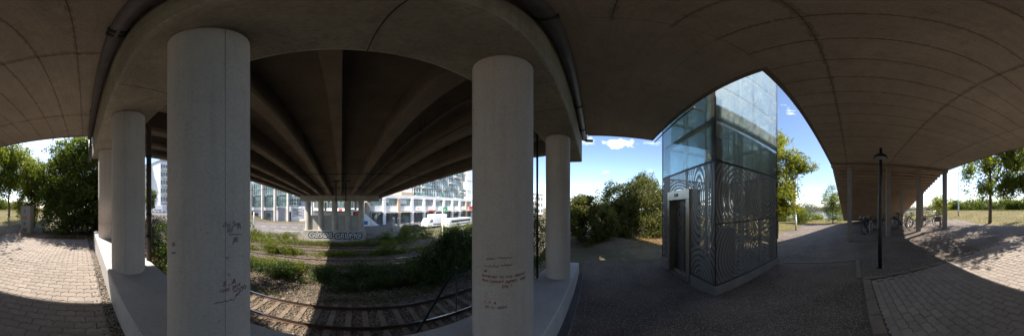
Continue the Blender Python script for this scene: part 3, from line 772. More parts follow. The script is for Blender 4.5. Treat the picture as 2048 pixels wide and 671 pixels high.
lv = [ZM1 + .03, 1.96, 3.02, 4.08, 5.14, 6.2, 7.26, ZT]
pmesh = MB().box(-.5, .5, -.5, .5, -.5, .5).mesh('glass_pane'); pmesh.materials.append(M['glass'])
for a, b_ in zip(lv, lv[1:]):
    for (ya, yb) in ((TY0 + .014, -3.42), (-3.42, TY1 - .014)):
        for x in (TX0, TX1): link('glass_pane', pmesh, None, lift, (x, (ya + yb) / 2, (a + b_) / 2), None, (.012, yb - ya - .01, b_ - a - .012))
    for (xa, xb_) in ((TX0 + .014, 3.71), (3.71, TX1 - .014)):
        for y in (TY0, TY1): link('glass_pane', pmesh, None, lift, ((xa + xb_) / 2, y, (a + b_) / 2), None, (xb_ - xa - .01, .012, b_ - a - .012))
for z in (2.5, 3.6, 4.65, 5.7):
    MB().tube([(TX0 + .13, TY0 + .2, z - .5), (TX0 + .13, TY1 - .2, z + .5)], .018, 6).build('brace', M['framesteel'], lift)
    MB().tube([(TX0 + .3, TY0 + .13, z - .5), (TX1 - .3, TY0 + .13, z + .5)], .018, 6).build('brace', M['framesteel'], lift)
MB().box(2.95, 4.45, -4.3, -2.6, 5.3, 7.5).build('lift_cabin', M['inox'], lift)
for x in (3.3, 3.36, 3.42, 4.1, 4.16): MB().tube([(x, -3.42, -1.8), (x, -3.42, 5.3)], .008, 5).build('cable', M['steel'], lift)
for z in lv[1:-1]:
    MB().box(TX0 + .008, TX0 + .03, TY0 + .02, TY1 - .02, z - .012, z + .012).box(TX0 + .04, TX1 - .04, TY1 - .03, TY1 - .008, z - .012, z + .012).build('transom', M['steel'], lift)
for y in (-3.42,): MB().box(TX0 + .031, TX0 + .05, y - .012, y + .012, ZM1, ZT).build('mullion', M['steel'], lift)
for x in (3.71,): MB().box(x - .012, x + .012, TY1 - .05, TY1 - .031, ZM1, ZT).build('mullion', M['steel'], lift)
MB().box(TX0 - .05, TX1 + .05, TY0 - .05, TY1 + .05, ZT + .01, ZT + .12).build('roof', M['steel'], lift)
# landing door
df = thing('dummy', 'x', 'x'); bpy.data.objects.remove(df)
jm = MB().box(DX0, DX0 + .15, TY1 - .30, TY1 + .045, -1.99, .20).box(DX1 - .13, DX1, TY1 - .30, TY1 + .045, -1.99, .20).box(DX0, DX1, TY1 - .30, TY1 + .045, .202, .455)
dfr = jm.build('door_frame', M['inox'], lift, .006)
MB().box(DX0 + .15, DX1 - .13, TY1 - .30, TY1 + .02, -2.02, -1.97).build('threshold', M['inox'], dfr)
MB().box(3.86, 4.06, TY1 + .046, TY1 + .052, .29, .37).build('lift_sign', M['greyink'], dfr)
m = textmesh('LIFT', .07, .001, 0, 1.1, .001); m.transform(Matrix.Rotation(R(180), 4, 'Z') @ Matrix.Rotation(R(-90), 4, 'X')) if False else m.transform(Matrix.Rotation(R(180), 4, 'Z') @ Matrix.Rotation(R(90), 4, 'X'))
m.transform(Matrix.Translation((3.96, TY1 + .054, .305))); link('lettering', m, M['paleink'], dfr)
dl = MB().box(3.93, DX1 - .13, TY1 - .22, TY1 - .19, -1.965, .20).build('door_leaf', M['inox_dark'], lift)
MB().box(3.47, 3.92, TY1 - .26, TY1 - .24, -1.965, .20).box(3.46, 3.52, TY1 - .235, TY1 - .22, -1.965, .2).box(3.88, 3.925, TY1 - .235, TY1 - .22, -1.965, .2).build('door_leaf', M['gglass'] if False else M['inox_dark'], lift)
MB().box(3.54, 3.86, TY1 - .236, TY1 - .226, -1.8, .08).build('door_window', M['wglass'], lift)
rnd = random.Random(9); sq = MB()
for j in range(9):
    x0 = rnd.uniform(4.05, 4.3); z0 = .02 - j * .085
    sq.tube([(x0 + .011 * i + rnd.uniform(-.02, .02), TY1 - .186, z0 + rnd.uniform(-.035, .035)) for i in range(9)], .004, 4)
sq.build('graffiti_tag', M['blackpaint'], dl)
MB().box(TX0 + .3, DX0 - .25, TY1 - .9, TY1 - .5, -1.9, -.5).build('control_cabinet', M['darkgrey'], lift)
car_z = 4.6
# bracket pipe along the slab edge, above the door side
t = drainpipe('edge_conduit', 'thin rusty conduit along the slab edge above the lift door', [(2.7, -1.83, 2.30), (3.6, -1.83, 2.28), (5.0, -1.83, 2.24)], .018, [((2.9, -1.83, 2.295), (2.96, -1.83, 2.294))], M['pipe_brown'])

# ---------------------------------------------------------------- paving
def paver_outline(L_=.222, w=.112, a=.012, gap=.0035):
    ys = [-L_ / 2 + gap / 2, -L_ / 4, 0, L_ / 4, L_ / 2 - gap / 2]; fs = [a, -a, a, -a, a]
    up = [(w / 2 - gap / 2 + f, y) for y, f in zip(ys, fs)]; dn = [(-w / 2 + gap / 2 + f, y) for y, f in zip(ys, fs)]
    return up + dn[::-1]
PO = paver_outline()
def paver_geo():
    n = len(PO); cx = sum(p[0] for p in PO) / n
    v = [(x, y, -.02) for x, y in PO] + [(x, y, .008) for x, y in PO]
    def shr(x, y): return (x - .004 * (1 if x > 0 else -1), y * .96)
    v += [(*shr(x, y), .012) for x, y in PO]
    f = [(k, (k + 1) % n, (k + 1) % n + n, k + n) for k in range(n)] + [(k + n, (k + 1) % n + n, (k + 1) % n + 2 * n, k + 2 * n) for k in range(n)]
    T = 2 * n
    f += [(T + 9 - k, T + 8 - k, T + 1 + k, T + k)[::-1] for k in range(4)]
    return v, f
pv, pf = paver_geo()
# keep winding outward-up
pmb = MB().add(pv, pf); pav = pmb.mesh('paver'); pav.materials.append(M['paver'])
spots = []
rows = int((7.3 - .4) / .112)
for i in range(rows):
    x = -.42 - i * .112
    yb = .16 - (i % 2) * .111
    while yb > -3.25:
        spots.append((x, yb)); yb -= .222
spots = [s_ for s_ in spots if not (s_[0] < -6.3 and s_[1] > -1.6 - .5 * (s_[0] + 6.3))]
spots = [(x, y + x * math.tan(PR)) for x, y in spots if y + x * math.tan(PR) < .19]
floor = thing('paved_floor', 'x', 'x'); bpy.data.objects.remove(floor)
bedx = span(-7.5, -.36, .21)
bedo = sheet('paving', bedx, span(-3.37, .30, .1), .004, M['bed'], lambda x, y: y < .265 + x * math.tan(PR))
halves = [(-.42 - i * .112, .215) for i in range(rows) if i % 2] + [(-.42 - i * .112, -3.25 - .03) for i in range(rows) if i % 2]
spots.sort(key=lambda s_: math.hypot(s_[0] + .15, s_[1] + .0) + (0 if math.hypot(*s_) > 1.58 else 50))
rnd = random.Random(2)
slope_r = math.atan(.11)
for x, y in spots[:295]:
    z = float(plaza_z(x)); link('paver', pav, None, bedo, (x, y, z + .002 + rnd.uniform(-.0015, .0015)), (rnd.uniform(-.008, .008), (slope_r if x > -3.5 else 0) + rnd.uniform(-.008, .008), rnd.uniform(-.01, .01)))
rest = spots[295:]
PV = np.array(pv); allv = []; 
rs = np.random.RandomState(3)
for x, y in rest:
    q = PV.copy(); s_ = .11 if x > -3.5 else 0
    q[:, 2] += -q[:, 0] * s_ + q[:, 0] * rs.uniform(-.01, .01) + q[:, 1] * rs.uniform(-.01, .01) + float(plaza_z(x)) + .002 + rs.uniform(-.0015, .0015)
    q[:, 0] += x; q[:, 1] += y; allv.append(q)
for x, y in halves:
    q = PV.copy(); q[:, 1] *= .46; q[:, 2] += -q[:, 0] * (.11 if x > -3.5 else 0) + float(plaza_z(x)) + .002; q[:, 0] += x; q[:, 1] += y + (x * math.tan(PR) if y > 0 else 0); allv.append(q)
rest = rest + halves
nv = len(pv); V = np.concatenate(allv); Fq = np.array(pf)
F = (Fq[None] + (np.arange(len(rest)) * nv)[:, None, None]).reshape(-1, 4)
o = npmesh('outer_pavers', V, F, M['paver'], bedo); o['kind'] = 'stuff'
# edging stones
def edging(x0, y0, x1, y1, w=.14, ln=.5, parent=None):
    d = Vector((x1 - x0, y1 - y0, 0)); n_ = int(d.length / ln); a = math.atan2(d.y, d.x)
    for i in range(n_):
        c = Vector((x0, y0, 0)) + d * ((i + .5) / n_); s0 = (gzf(x0, y0) - gzf(x1, y1)) / d.length
        link('edging_stone', edm, None, parent, (c.x, c.y, gzf(c.x, c.y) + .004), (0, math.atan(s0), a), (d.length / n_ - .008, w, .08))
eb = MB(); eb.add([(x, y, z) for z, s_ in ((-.5, 1), (.1, 1), (.2, .97)) for x, y in ((-.5 * s_, -.5 * s_), (.5 * s_, -.5 * s_), (.5 * s_, .5 * s_), (-.5 * s_, .5 * s_))],
       [(0, 1, 5, 4), (1, 2, 6, 5), (2, 3, 7, 6), (3, 0, 4, 7), (4, 5, 9, 8), (5, 6, 10, 9), (6, 7, 11, 10), (7, 4, 8, 11), (8, 9, 10, 11)])
edm = eb.mesh('edging_stone'); edm.materials.append(M['edging'])
edging(-.27, .2, -.27, -3.4, .15, .4, bedo); edging(-.2, -3.44, -7.4, -3.44, .12, .5, bedo)
edging(2.2, -4.88, -.1, -4.88, .1, .5, bedo); edging(-.12, -3.5, -.12, -4.85, .1, .45, bedo); edging(3.6, -10.6, 1.7, -17.5, .12, .6, bedo)

# ---------------------------------------------------------------- small scatter: gravel, leaves, grass
def scatter_stones(name, mat, n, fx, size, seed, parent=None, zoff=.0):
    rs = np.random.RandomState(seed); P2 = fx(rs, n); n = len(P2); z = gz(P2[:, 0], P2[:, 1]) + zoff
    base = np.array([(1, 0, 0), (-1, 0, 0), (0, 1, 0), (0, -1, 0), (0, 0, 1), (0, 0, -1)], float)
    fc = np.array([(0, 2, 4), (2, 1, 4), (1, 3, 4), (3, 0, 4), (2, 0, 5), (1, 2, 5), (3, 1, 5), (0, 3, 5)])
    s_ = size * (.5 + rs.rand(n)); V = base[None] * (s_[:, None, None] * (.6 + .7 * rs.rand(n, 6, 1)))
    a = rs.rand(n) * 6.28; ca, sa = np.cos(a), np.sin(a); x = V[:, :, 0] * ca[:, None] - V[:, :, 1] * sa[:, None]; y = V[:, :, 0] * sa[:, None] + V[:, :, 1] * ca[:, None]
    V[:, :, 0], V[:, :, 1] = x, y; V[:, :, 2] *= .7
    V[:, :, 0] += P2[:, 0:1]; V[:, :, 1] += P2[:, 1:2]; V[:, :, 2] += z[:, None] + s_[:, None] * .25
    F = (fc[None] + (np.arange(n) * 6)[:, None, None]).reshape(-1, 3)
    o = npmesh(name, V.reshape(-1, 3), F, mat, parent); o['kind'] = 'stuff'; return o
o = scatter_stones('ballast_stones', M['stone'], 42000, lambda r, n: np.stack([r.uniform(-13, 13, n), 3.9 + 16 * r.rand(n) ** 1.3], 1), .044, 1, None, .105)
tag(o, 'loose brown ballast stones lying around the railway tracks', 'gravel')
o = scatter_stones('drain_gravel', M['gravel'], 2600, lambda r, n: (lambda x: np.stack([x, .34 + r.uniform(-.055, .055, n) + x * math.tan(PR)], 1))(r.uniform(-4.8, .9, n)), .012, 2)
tag(o, 'pale gravel and grit filling the channel by the left plinth', 'gravel')
o = scatter_stones('path_grit', M['gravel'], 9000, lambda r, n: (lambda a, d: np.stack([np.sin(a) * d, np.cos(a) * d], 1))(r.uniform(R(88), R(205), n), 1.7 + 6 * r.rand(n) ** 1.3), .006, 3)
tag(o, 'pale grit scattered over the dark asphalt path', 'gravel')
def flat_leaves(name, mat, n, fx, size, seed, label, up=.35, zoff=.02):
    rs = np.random.RandomState(seed); P2 = fx(rs, n); n = len(P2); P3 = np.concatenate([P2, (gz(P2[:, 0], P2[:, 1]) + zoff)[:, None]], 1)
    a = rs.rand(n) * 6.28; u = np.stack([np.cos(a), np.sin(a), rs.rand(n) * up], 1); v = np.stack([-np.sin(a), np.cos(a), rs.rand(n) * up - up * .5], 1)
    s_ = (size * (.6 + .8 * rs.rand(n)))[:, None]
    V = np.stack([P3, P3 + u * s_ * .5 + v * s_ * .35, P3 + u * s_, P3 + u * s_ * .5 - v * s_ * .35], 1).reshape(-1, 3)
    o = npmesh(name, V, np.arange(4 * n).reshape(-1, 4), mat); return tag(o, label, 'leaves', None, 'stuff')
flat_leaves('fallen_leaves', M['dry'], 1500, lambda r, n: np.stack([r.normal(8.9, .9, n), r.normal(-3.1, .8, n)], 1), .07, 4, 'orange fallen leaves heaped under the bush beside the lift')
flat_leaves('fallen_leaves', M['litter'], 420, lambda r, n: (lambda x: np.stack([x, .34 + r.uniform(-.08, .08, n) + x * math.tan(PR)], 1))(r.uniform(-4.8, -.6, n)), .03, 5, 'brown leaf litter in the channel by the left plinth')
flat_leaves('fallen_leaves', M['dry'], 2200, lambda r, n: np.stack([r.normal(-6.9, .35, n), r.uniform(-4.0, .6, n)], 1), .06, 6, 'dry leaves along the edge of the paving under the big dark bush')
flat_leaves('fallen_leaves', M['litter'], 500, lambda r, n: np.stack([r.uniform(-7, -1, n), r.uniform(-8, .2, n)], 1), .03, 16, 'scattered brown leaves over the sunlit paving', .2, .018)
def grass(name, n, fx, h, seed, label, mat='grassblade'):
    rs = np.random.RandomState(seed); P2 = fx(rs, n); n = len(P2); z = gz(P2[:, 0], P2[:, 1]) - .02
    hh = h * (.4 + rs.rand(n)); a = rs.rand(n) * 6.28; w = hh * .13
    B = np.stack([P2[:, 0], P2[:, 1], z], 1); d = np.stack([np.cos(a), np.sin(a), 0 * a], 1); t_ = rs.normal(size=(n, 3)) * .35; t_[:, 2] = 1
    V = np.stack([B - d * w[:, None], B + d * w[:, None], B + t_ * hh[:, None]], 1).reshape(-1, 3)
    o = npmesh(name, V, np.arange(3 * n).reshape(-1, 3), M[mat]); return tag(o, label, 'grass', None, 'stuff')
grass('grass', 46000, lambda r, n: (lambda x, y: np.stack([x, y], 1)[(x < -8.8 - .5 * np.sin(y * .9)) | ((y < -15.5) & (x < -6))])(r.uniform(-34, -6, n), r.uniform(-34, -3.2, n)), .085, 7, 'dry yellow grass on the lawn behind the paved square')
grass('grass', 30000, lambda r, n: (lambda x, y: np.stack([x, y], 1)[(x > 5.3) | (y < -19)])(r.uniform(-1, 22, n), r.uniform(-32, -6, n)), .085, 8, 'dry yellow grass beyond the lift tower')
grass('grass', 16000, lambda r, n: np.stack([r.uniform(-16, 14, n), 19.2 + 3 * r.rand(n)], 1), .16, 9, 'green weeds between the last track and the far pier', 'leaf_olive')
grass('grass', 18000, lambda r, n: np.stack([r.uniform(-14, 14, n), r.choice([8.6, 12.0, 15.9], n) + r.normal(0, .35, n)], 1), .2, 10, 'low weeds growing between the tracks', 'ivy')

# ---------------------------------------------------------------- railway
TR = -math.atan(.094)
def track(y0, label, rot, z=-4.96):
    t = thing('railway_track', label, 'railway track', (0, y0, z), rot, 'railway tracks')
    for s_ in (-.7175, .7175):
        v = []; prof = [(-.065, .16), (-.065, .175), (-.012, .19), (-.012, .275), (-.036, .285), (-.036, .31), (.036, .31), (.036, .285), (.012, .275), (.012, .19), (.065, .175), (.065, .16)]
        for x in (-30, 30): v += [(x, s_ + a, b_) for a, b_ in prof]
        n = len(prof); o = MB().add(v, [(k, k + n, (k + 1) % n + n, (k + 1) % n) for k in range(n)] + [tuple(range(n)), tuple(range(2 * n - 1, n - 1, -1))]).build('rail', M['rail'], t)
        MB().box(-30, 30, s_ - .033, s_ + .033, .3095, .3125).build('running_surface', M['railtop'], o)
    for i in range(50):
        link('sleeper', slm, None, t, (-15 + i * .61, 0, 0), None)
    return t
sl = MB(); sl.add([(x * s_, y * s_2, z) for z, s_, s_2 in ((.0, 1, 1), (.13, 1, 1), (.16, .9, .99)) for x, y in ((-.11, -1.2), (.11, -1.2), (.11, 1.2), (-.11, 1.2))],
    [(0, 1, 5, 4), (1, 2, 6, 5), (2, 3, 7, 6), (3, 0, 4, 7), (4, 5, 9, 8), (5, 6, 10, 9), (6, 7, 11, 10), (7, 4, 8, 11), (8, 9, 10, 11)])
slm = sl.mesh('sleeper'); slm.materials.append(M['sleeper'])
track(5.87, 'nearest railway track with pale concrete sleepers just below the columns', TR)
track(13.4, 'middle railway track half overgrown with weeds', TR * .45, -5.06)
track(17.9, 'farthest railway track in front of the graffiti covered pier', TR * .25, -5.06)

# overhead wires and hangers
for y, z, lab in ((5.9, 1.22, 'overhead wire above the nearest track'), (13.4, 1.5, 'overhead wire above the middle track'), (17.9, .75, 'overhead wire above the farthest track'), (8.2, 1.0, 'thin overhead wire above the weedy strip between the tracks')):
    pts = [(x, y - x * .05, z + .25 * (abs(math.sin(x * .12))) * .4) for x in range(-28, 29, 4)]
    tag(MB().tube(pts, .012, 5).build('overhead_wire', M['blackpaint']), lab + ', black and thin', 'wire', 'overhead wires')
for x, lab in ((-.42, 'left of the two dark steel wire hangers under the girders'), (.33, 'right of the two dark steel wire hangers under the girders')):
    t = thing('wire_hanger', lab, 'hanger', (x, 12.5, 0), 0, 'wire hangers under the bridge')
    MB().box(-.045, .045, -.045, .045, .4, 2.06).build('post', M['steel'], t); MB().box(-.3, .3, -.05, .05, 1.98, 2.06).build('bracket', M['steel'], t)
    MB().box(-.25, .25, -.02, .02, .62, .66).build('arm', M['steel'], t)

# ---------------------------------------------------------------- lamp post in the plaza
t = thing('lamp_post', 'slim dark steel lamp post with a flat round hood on the asphalt', 'street lamp', (-.66, -4.02, gzf(-.66, -4)))
MB().tube([(0, 0, 0), (0, 0, 1.0), (-.01, 0, 2.1), (-.02, 0, 3.12)], [.052, .05, .042, .038], 14).build('post', M['steel'], t)
MB().lathe([(.0, .02), (.10, .02), (.10, .0), (.052, 0)], 20).build('base_plate', M['steel'], t)
h = MB().lathe([(.035, 2.94), (.10, 2.95), (.165, 2.90), (.19, 2.85), (.185, 2.845), (.03, 2.86)], 28, (-.015, 0, 0)).build('hood', M['steel'], t)
MB().lathe([(.15, 2.856), (.12, 2.81), (.03, 2.80)], 24, (-.015, 0, 0)).build('lens', M['grey'], h)

# street lamp by the grass and pale mast
def street_lamp(x, y, hgt_, label, r=.06, arm=None, mat='framesteel'):
    t = thing('street_lamp', label, 'street lamp', (x, y, gzf(x, y)))
    MB().tube([(0, 0, 0), (0, 0, 1.0), (0, 0, 1.02), (0, 0, hgt_)], [r * 1.35, r * 1.35, r, r * .7], 12).build('post', M[mat], t)
    if arm:
        MB().tube([(0, 0, hgt_ - .02), (arm[0] * .5, arm[1] * .5, hgt_ + .12), (arm[0], arm[1], hgt_ + .1)], .03, 8).build('arm', M[mat], t)
        a = math.atan2(arm[1], arm[0]); c, s_ = math.cos(a), math.sin(a); hb = MB()
        hb.lathe([(.0, .10), (.12, .08), (.2, .0), (.0, -.02)], 16); v = [(x_ * 1.6, y_, z_) for x_, y_, z_ in hb.v]; hb.v = [(arm[0] + x_ * c - y_ * s_, arm[1] + x_ * s_ + y_ * c, hgt_ + .1 + z_) for x_, y_, z_ in v]
        hb.build('lamp_head', M['darkgrey'], t)
    return t
street_lamp(4.95, -13.4, 6.9, 'tall grey street lamp on the grass beside the yellow tree', .07, (-.35, -.3))
street_lamp(-11.7, -15.6, 9.0, 'tall pale mast on the grass left of the big tree', .06, None)

# stele
sx, sy = -7.55, -2.8
t = thing('utility_cabinet', 'grey graffiti covered concrete cabinet standing in front of the big dark bush', 'cabinet', (sx, sy, gzf(sx, sy) - .03), R(-12))
b0 = MB().box(-.17, .2, -.28, .26, 0, 1.34).build('body', M['pier'], t, .02)
MB().box(-.19, .22, -.30, .28, 1.341, 1.38).build('lid', M['curb'], t)
for txt, zz, sz_, mm in (('R', 1.0, .26, 'blue'), ('CA', .72, .2, 'red'), ('in', .45, .22, 'blue'), ('XE', .12, .22, 'blackpaint')):
    m = textmesh(txt, sz_, .002, .2, 1, .006); m.transform(Matrix.Rotation(R(90), 4, 'Z') @ Matrix.Rotation(R(90), 4, 'X')); m.transform(Matrix.Translation((.204, -.05, zz)))
    link('graffiti', m, M[mm], b0)

# ---------------------------------------------------------------- bicycles and racks
def bike(x, y, rz, label, frame, lean=R(4), basket=False, steer=0.25):
    t = thing('bicycle', label, 'bicycle', (x, y, gzf(x, y)), rz, 'bicycles parked under the stairs')
    t.rotation_euler = (lean, 0, rz)
    for cx in (0.0, 1.04):
        o = MB().torus((cx - .52, 0, .34), .322, .020, 'Y', 26, 6).build('wheel', M['rubber'], t)
        q = MB().torus((cx - .52, 0, .34), .30, .009, 'Y', 22, 5).build('rim', M['chrome'], o)
        s_ = MB()
        for k in range(12):
            a = k * math.pi / 6; s_.tube([(cx - .52, 0, .34), (cx - .52 + .3 * math.cos(a), 0, .34 + .3 * math.sin(a))], .0025, 3)
        s_.tube([(cx - .52, -.04, .34), (cx - .52, .04, .34)], .022, 8); s_.build('spokes', M['chrome'], o)
    bbk = (-.09, 0, .29); seat = (-.22, 0, .80); head = (.33, 0, .84); hd2 = (.36, 0, .70)
    f = MB()
    for a, b_, r in ((bbk, seat, .017), (bbk, hd2, .02), (seat, head, .016), (head, hd2, .02), (bbk, (-.52, .03, .34), .010), (bbk, (-.52, -.03, .34), .010), (seat, (-.52, .03, .34), .009), (seat, (-.52, -.03, .34), .009), (hd2, (.52, .04, .34), .013), (hd2, (.52, -.04, .34), .013)):
        f.tube([a, b_], r, 7)
    f.build('frame', frame, t)
    MB().tube([(-.22, 0, .80), (-.25, 0, .93)], .013, 6).add([(-.38, -.07, .95), (-.38, .07, .95), (-.1, .015, .945), (-.1, -.015, .945), (-.37, -.05, .91), (-.37, .05, .91), (-.12, .01, .915), (-.12, -.01, .915)], [(0, 3, 2, 1), (4, 5, 6, 7), (0, 1, 5, 4), (1, 2, 6, 5), (2, 3, 7, 6), (3, 0, 4, 7)]).build('saddle', M['rubber'], t)
    MB().tube([(.33, 0, .84), (.31, 0, .98), (.33, .08, 1.0), (.26, .28, .99), (.16, .31, .98)], .012, 6).tube([(.31, 0, .98), (.33, -.08, 1.0), (.26, -.28, .99), (.16, -.31, .98)], .012, 6).build('handlebar', M['chrome'], t)
    MB().torus(bbk, .09, .006, 'Y', 18, 4).tube([(-.09, -.09, .29), (-.09, .09, .29)], .012, 6).tube([(-.09, .09, .29), (.03, .09, .20)], .008, 5).tube([(-.09, -.09, .29), (-.21, -.09, .38)], .008, 5).box(.0, .07, .08, .16, .19, .21).box(-.25, -.18, -.16, -.08, .37, .39).build('crank', M['steel'], t)
    MB().tube([(-.52 + .36 * math.cos(a), 0, .34 + .36 * math.sin(a)) for a in [R(k) for k in range(20, 181, 16)]], .012, 5).build('mudguard', M['rubber'], t)
    if basket:
        q = MB()
        for zz in (.80, .88, .96): q.tube([(.42, -.15, zz), (.68, -.15, zz), (.68, .15, zz), (.42, .15, zz), (.42, -.15, zz)], .005, 4)
        for k in range(6): q.tube([(.42 + .052 * k, -.15, .8), (.42 + .052 * k, -.15, .96)], .004, 4).tube([(.42 + .052 * k, .15, .8), (.42 + .052 * k, .15, .96)], .004, 4)
        q.build('basket', M['steel'], t)
    return t
M['bike_black'] = simple('black_frame', (.02, .02, .022), .35, .3, .1, 5, 0)
M['bike_red'] = simple('dark_red_frame', (.16, .02, .02), .35, .2, .1, 5, 0)
M['bike_green'] = simple('green_frame', (.12, .30, .07), .35, .1, .1, 5, 0)
M['bike_white'] = simple('silver_frame', (.45, .45, .45), .3, .6, .1, 5, 0)
bike(-.82, -9.7, R(68), 'black bicycle seen end on behind the lamp post, nearest the left pillar', M['bike_black'], R(10))
bike(-1.95, -10.7, R(75), 'dark red bicycle half hidden between lamp post and second pillar', M['bike_red'], R(-6))
bike(-2.86, -9.25, R(160), 'black bicycle with its front wheel broadside, between second and third pillar', M['bike_black'], R(4), True)
bike(-3.62, -9.2, R(100), 'green and black bicycle right beside the third pillar in half sun', M['bike_green'], R(6))
bike(-4.75, -9.45, R(150), 'silver bicycle in full sun between third and fourth pillar', M['bike_white'], R(4), True)
bike(-5.05, -9.75, R(150), 'black bicycle in full sun behind the silver one', M['bike_black'], R(-5))
bike(-.55, -10.3, R(80), 'black bicycle farthest back behind the leftmost bicycle', M['bike_black'], R(-8), True)
bike(-1.15, -10.15, R(62), 'dark bicycle leaning between the leftmost bicycle and the red one', M['bike_black'], R(12))
bike(-3.05, -10.2, R(150), 'black bicycle just behind the broadside one', M['bike_black'], R(-7))
def rack(x, y, rz, label, h=.75, w=.14, mat='pillar', ln=1.1, full=False):
    t = thing('bicycle_rack', label, 'bicycle rack', (x, y, gzf(x, y) - .03), rz, 'bicycle racks under the stairs')
    if full:
        for a in (-ln / 2, ln / 2): MB().box(a - .05, a + .05, -.05, .05, 0, h).build('post', M[mat], t, .005)
        MB().box(-ln / 2 + .051, -ln / 2 + .3, -.03, .03, h * .62, h - .01).build('plank', M['wood'], t); MB().box(ln / 2 - .4, ln / 2 - .051, -.03, .03, h * .55, h - .01).build('plank', M['wood'], t)
    else:
        MB().tube([(-.28, 0, 0), (-.28, 0, h - .1), (-.2, 0, h), (.2, 0, h), (.28, 0, h - .1), (.28, 0, 0)], .024, 8).build('hoop', M['framesteel'], t)
    return t
rack(-1.02, -9.55, R(70), 'pale steel hoop rack beside the leftmost bicycle'); rack(-2.55, -10.6, R(70), 'steel hoop rack behind the second pillar'); rack(-3.3, -9.9, R(80), 'steel hoop rack behind the broadside bicycle')
rack(-4.72, -9.15, R(172), 'low wooden bicycle stand with two posts in the sun between the last two pillars', .68, full=True, ln=1.25)

# ---------------------------------------------------------------- trees and shrubs near
B = lambda *a: list(a)
tree('poplar_tree', 'tall yellow green tree beyond the lift tower, left of the street lamp', 'tree', 4.75, -9.3, 6.2,
     [(-.2, .3, 3.2, 1.5, 1.4, 1.3), (.4, .2, 5.0, 1.5, 1.4, 1.5), (-1.0, -.3, 4.9, 1.0, .9, .8), (-1.75, -.7, 4.7, .8, .6, .4), (.2, 0, 6.3, 1.2, 1.1, .9), (0.7, .4, 2.2, 1.4, 1.2, 1.0), (-.6, .1, 2.3, 1.1, 1.0, .8)], M['leaf_yellow'], 30000, .12, .12, 3, thr=-.45, clump=2.4)
tree('birch_tree', 'leafy tree on the grass seen through the glass of the lift tower', 'tree', 6.6, -8.6, 6.2,
     [(0, 0, 3.2, 1.4, 1.4, 1.3), (.5, .4, 4.6, 1.4, 1.3, 1.3), (-.8, -.4, 4.2, 1.1, 1.0, 1.0), (1.5, 1.0, 3.6, 1.2, 1.1, 1.2), (.2, .1, 5.9, .9, .9, .8)], M['leaf_mid'], 20000, .13, .11, 85, thr=-.35)
tree('plane_tree', 'big broad tree with a bare trunk on the lawn right of the stairs', 'tree', -9.6, -8.65, 7.6,
     [(-.9, 1.9, 4.6, 2.1, 2.1, 1.9), (.4, -.2, 4.3, 1.6, 1.6, 1.7), (-1.5, 3.4, 4.4, 1.8, 1.7, 1.6), (.9, 1.6, 5.6, 1.8, 2.2, 1.6), (0, 2.6, 6.4, 1.5, 1.5, 1.2), (1.1, -1.0, 4.0, .8, .9, .9), (1.6, 3.2, 4.6, 1.0, 1.1, 1.1), (.3, 1.2, 2.9, 1.7, 1.6, 1.1), (.7, -.6, 3.0, 1.2, 1.2, .9), (-.4, 2.6, 2.9, 1.6, 1.5, 1.1)], M['leaf_mid'], 34000, .155, .15, 5, thr=-.15, clump=1.7)
tree('maple_tree', 'loose yellow green tree behind the cabinet, its thin trunk bare', 'tree', -13.6, -6.9, 7.0,
     [(.3, 1.2, 3.6, 1.3, 1.7, 1.5), (0, -.9, 4.4, 1.1, 1.3, 1.4), (0.4, .6, 5.4, 1.5, 1.7, 1.3), (.2, 2.6, 2.6, 1.2, 1.4, 1.0)], M['leaf_yellow'], 15000, .13, .11, 6, thr=-.25)
tree('young_tree', 'round green tree right of the river view, close to the stairs', 'tree', 2.5, -19.6, 4.8,
     [(0, 0, 2.5, 1.5, 1.5, 1.7), (.1, 0, 3.9, 1.0, 1.0, 1.0), (-.4, .2, 1.4, 1.4, 1.3, 1.1)], M['leaf_mid'], 12000, .11, .08, 7)
shrub('large_bush', 'huge dark green bush filling the left side behind the paving', 'bush', -8.9, -.6,
      [(0, 0, 1.5, 1.9, 1.9, 1.6), (-.2, 1.0, 3.0, 1.7, 1.6, 1.9), (0, -1.1, 2.7, 1.4, 1.3, 1.5), (.8, .9, 1.2, 1.4, 1.5, 1.3), (-.3, -.1, 4.3, 1.5, 1.5, 1.1), (-.2, 1.9, 2.3, 1.6, 1.4, 2.2), (.5, 2.4, 1.0, 1.5, 1.2, 1.3)], M['leaf_dark'], 90000, .12, 21, thr=-1.1, clump=2.6)
shrub('yellow_bush', 'yellowing bush in front of the thin maple, left of the dark bush', 'bush', -9.9, -3.6,
      [(0, 0, 1.3, .9, .8, 1.2), (0, .6, 2.5, .9, .9, 1.1), (-.2, .3, 3.6, .8, .8, .8)], M['leaf_yellow'], 17000, .10, 22, thr=-.7)
shrub('large_bush', 'large olive green bush between the lift tower and the small dark shrub', 'bush', 10.9, -2.3,
      [(0, .5, 1.5, 1.6, 2.0, 1.6), (.1, -.8, 2.4, 1.7, 1.6, 1.6), (.2, .8, 2.4, 1.4, 1.2, 1.3), (.2, -1.9, 1.9, 1.5, 1.4, 1.9), (-.2, -.5, .8, 1.5, 2.2, 1.0), (.3, -.7, 3.7, .6, .7, .7)], M['leaf_olive'], 60000, .115, 23, thr=-1.0)
shrub('dark_shrub', 'dark layered shrub just right of the white plinth end', 'bush', 8.3, .75,
      [(0, 0, .7, 1.0, 1.0, .9), (.1, .2, 1.5, .9, .9, .6), (-.1, 0, 2.05, .55, .6, .3), (.3, -.7, 1.0, .9, .8, .9), (.6, -1.2, .8, .8, .7, .8)], M['leaf_olive'], 26000, .10, 24, thr=-.5)
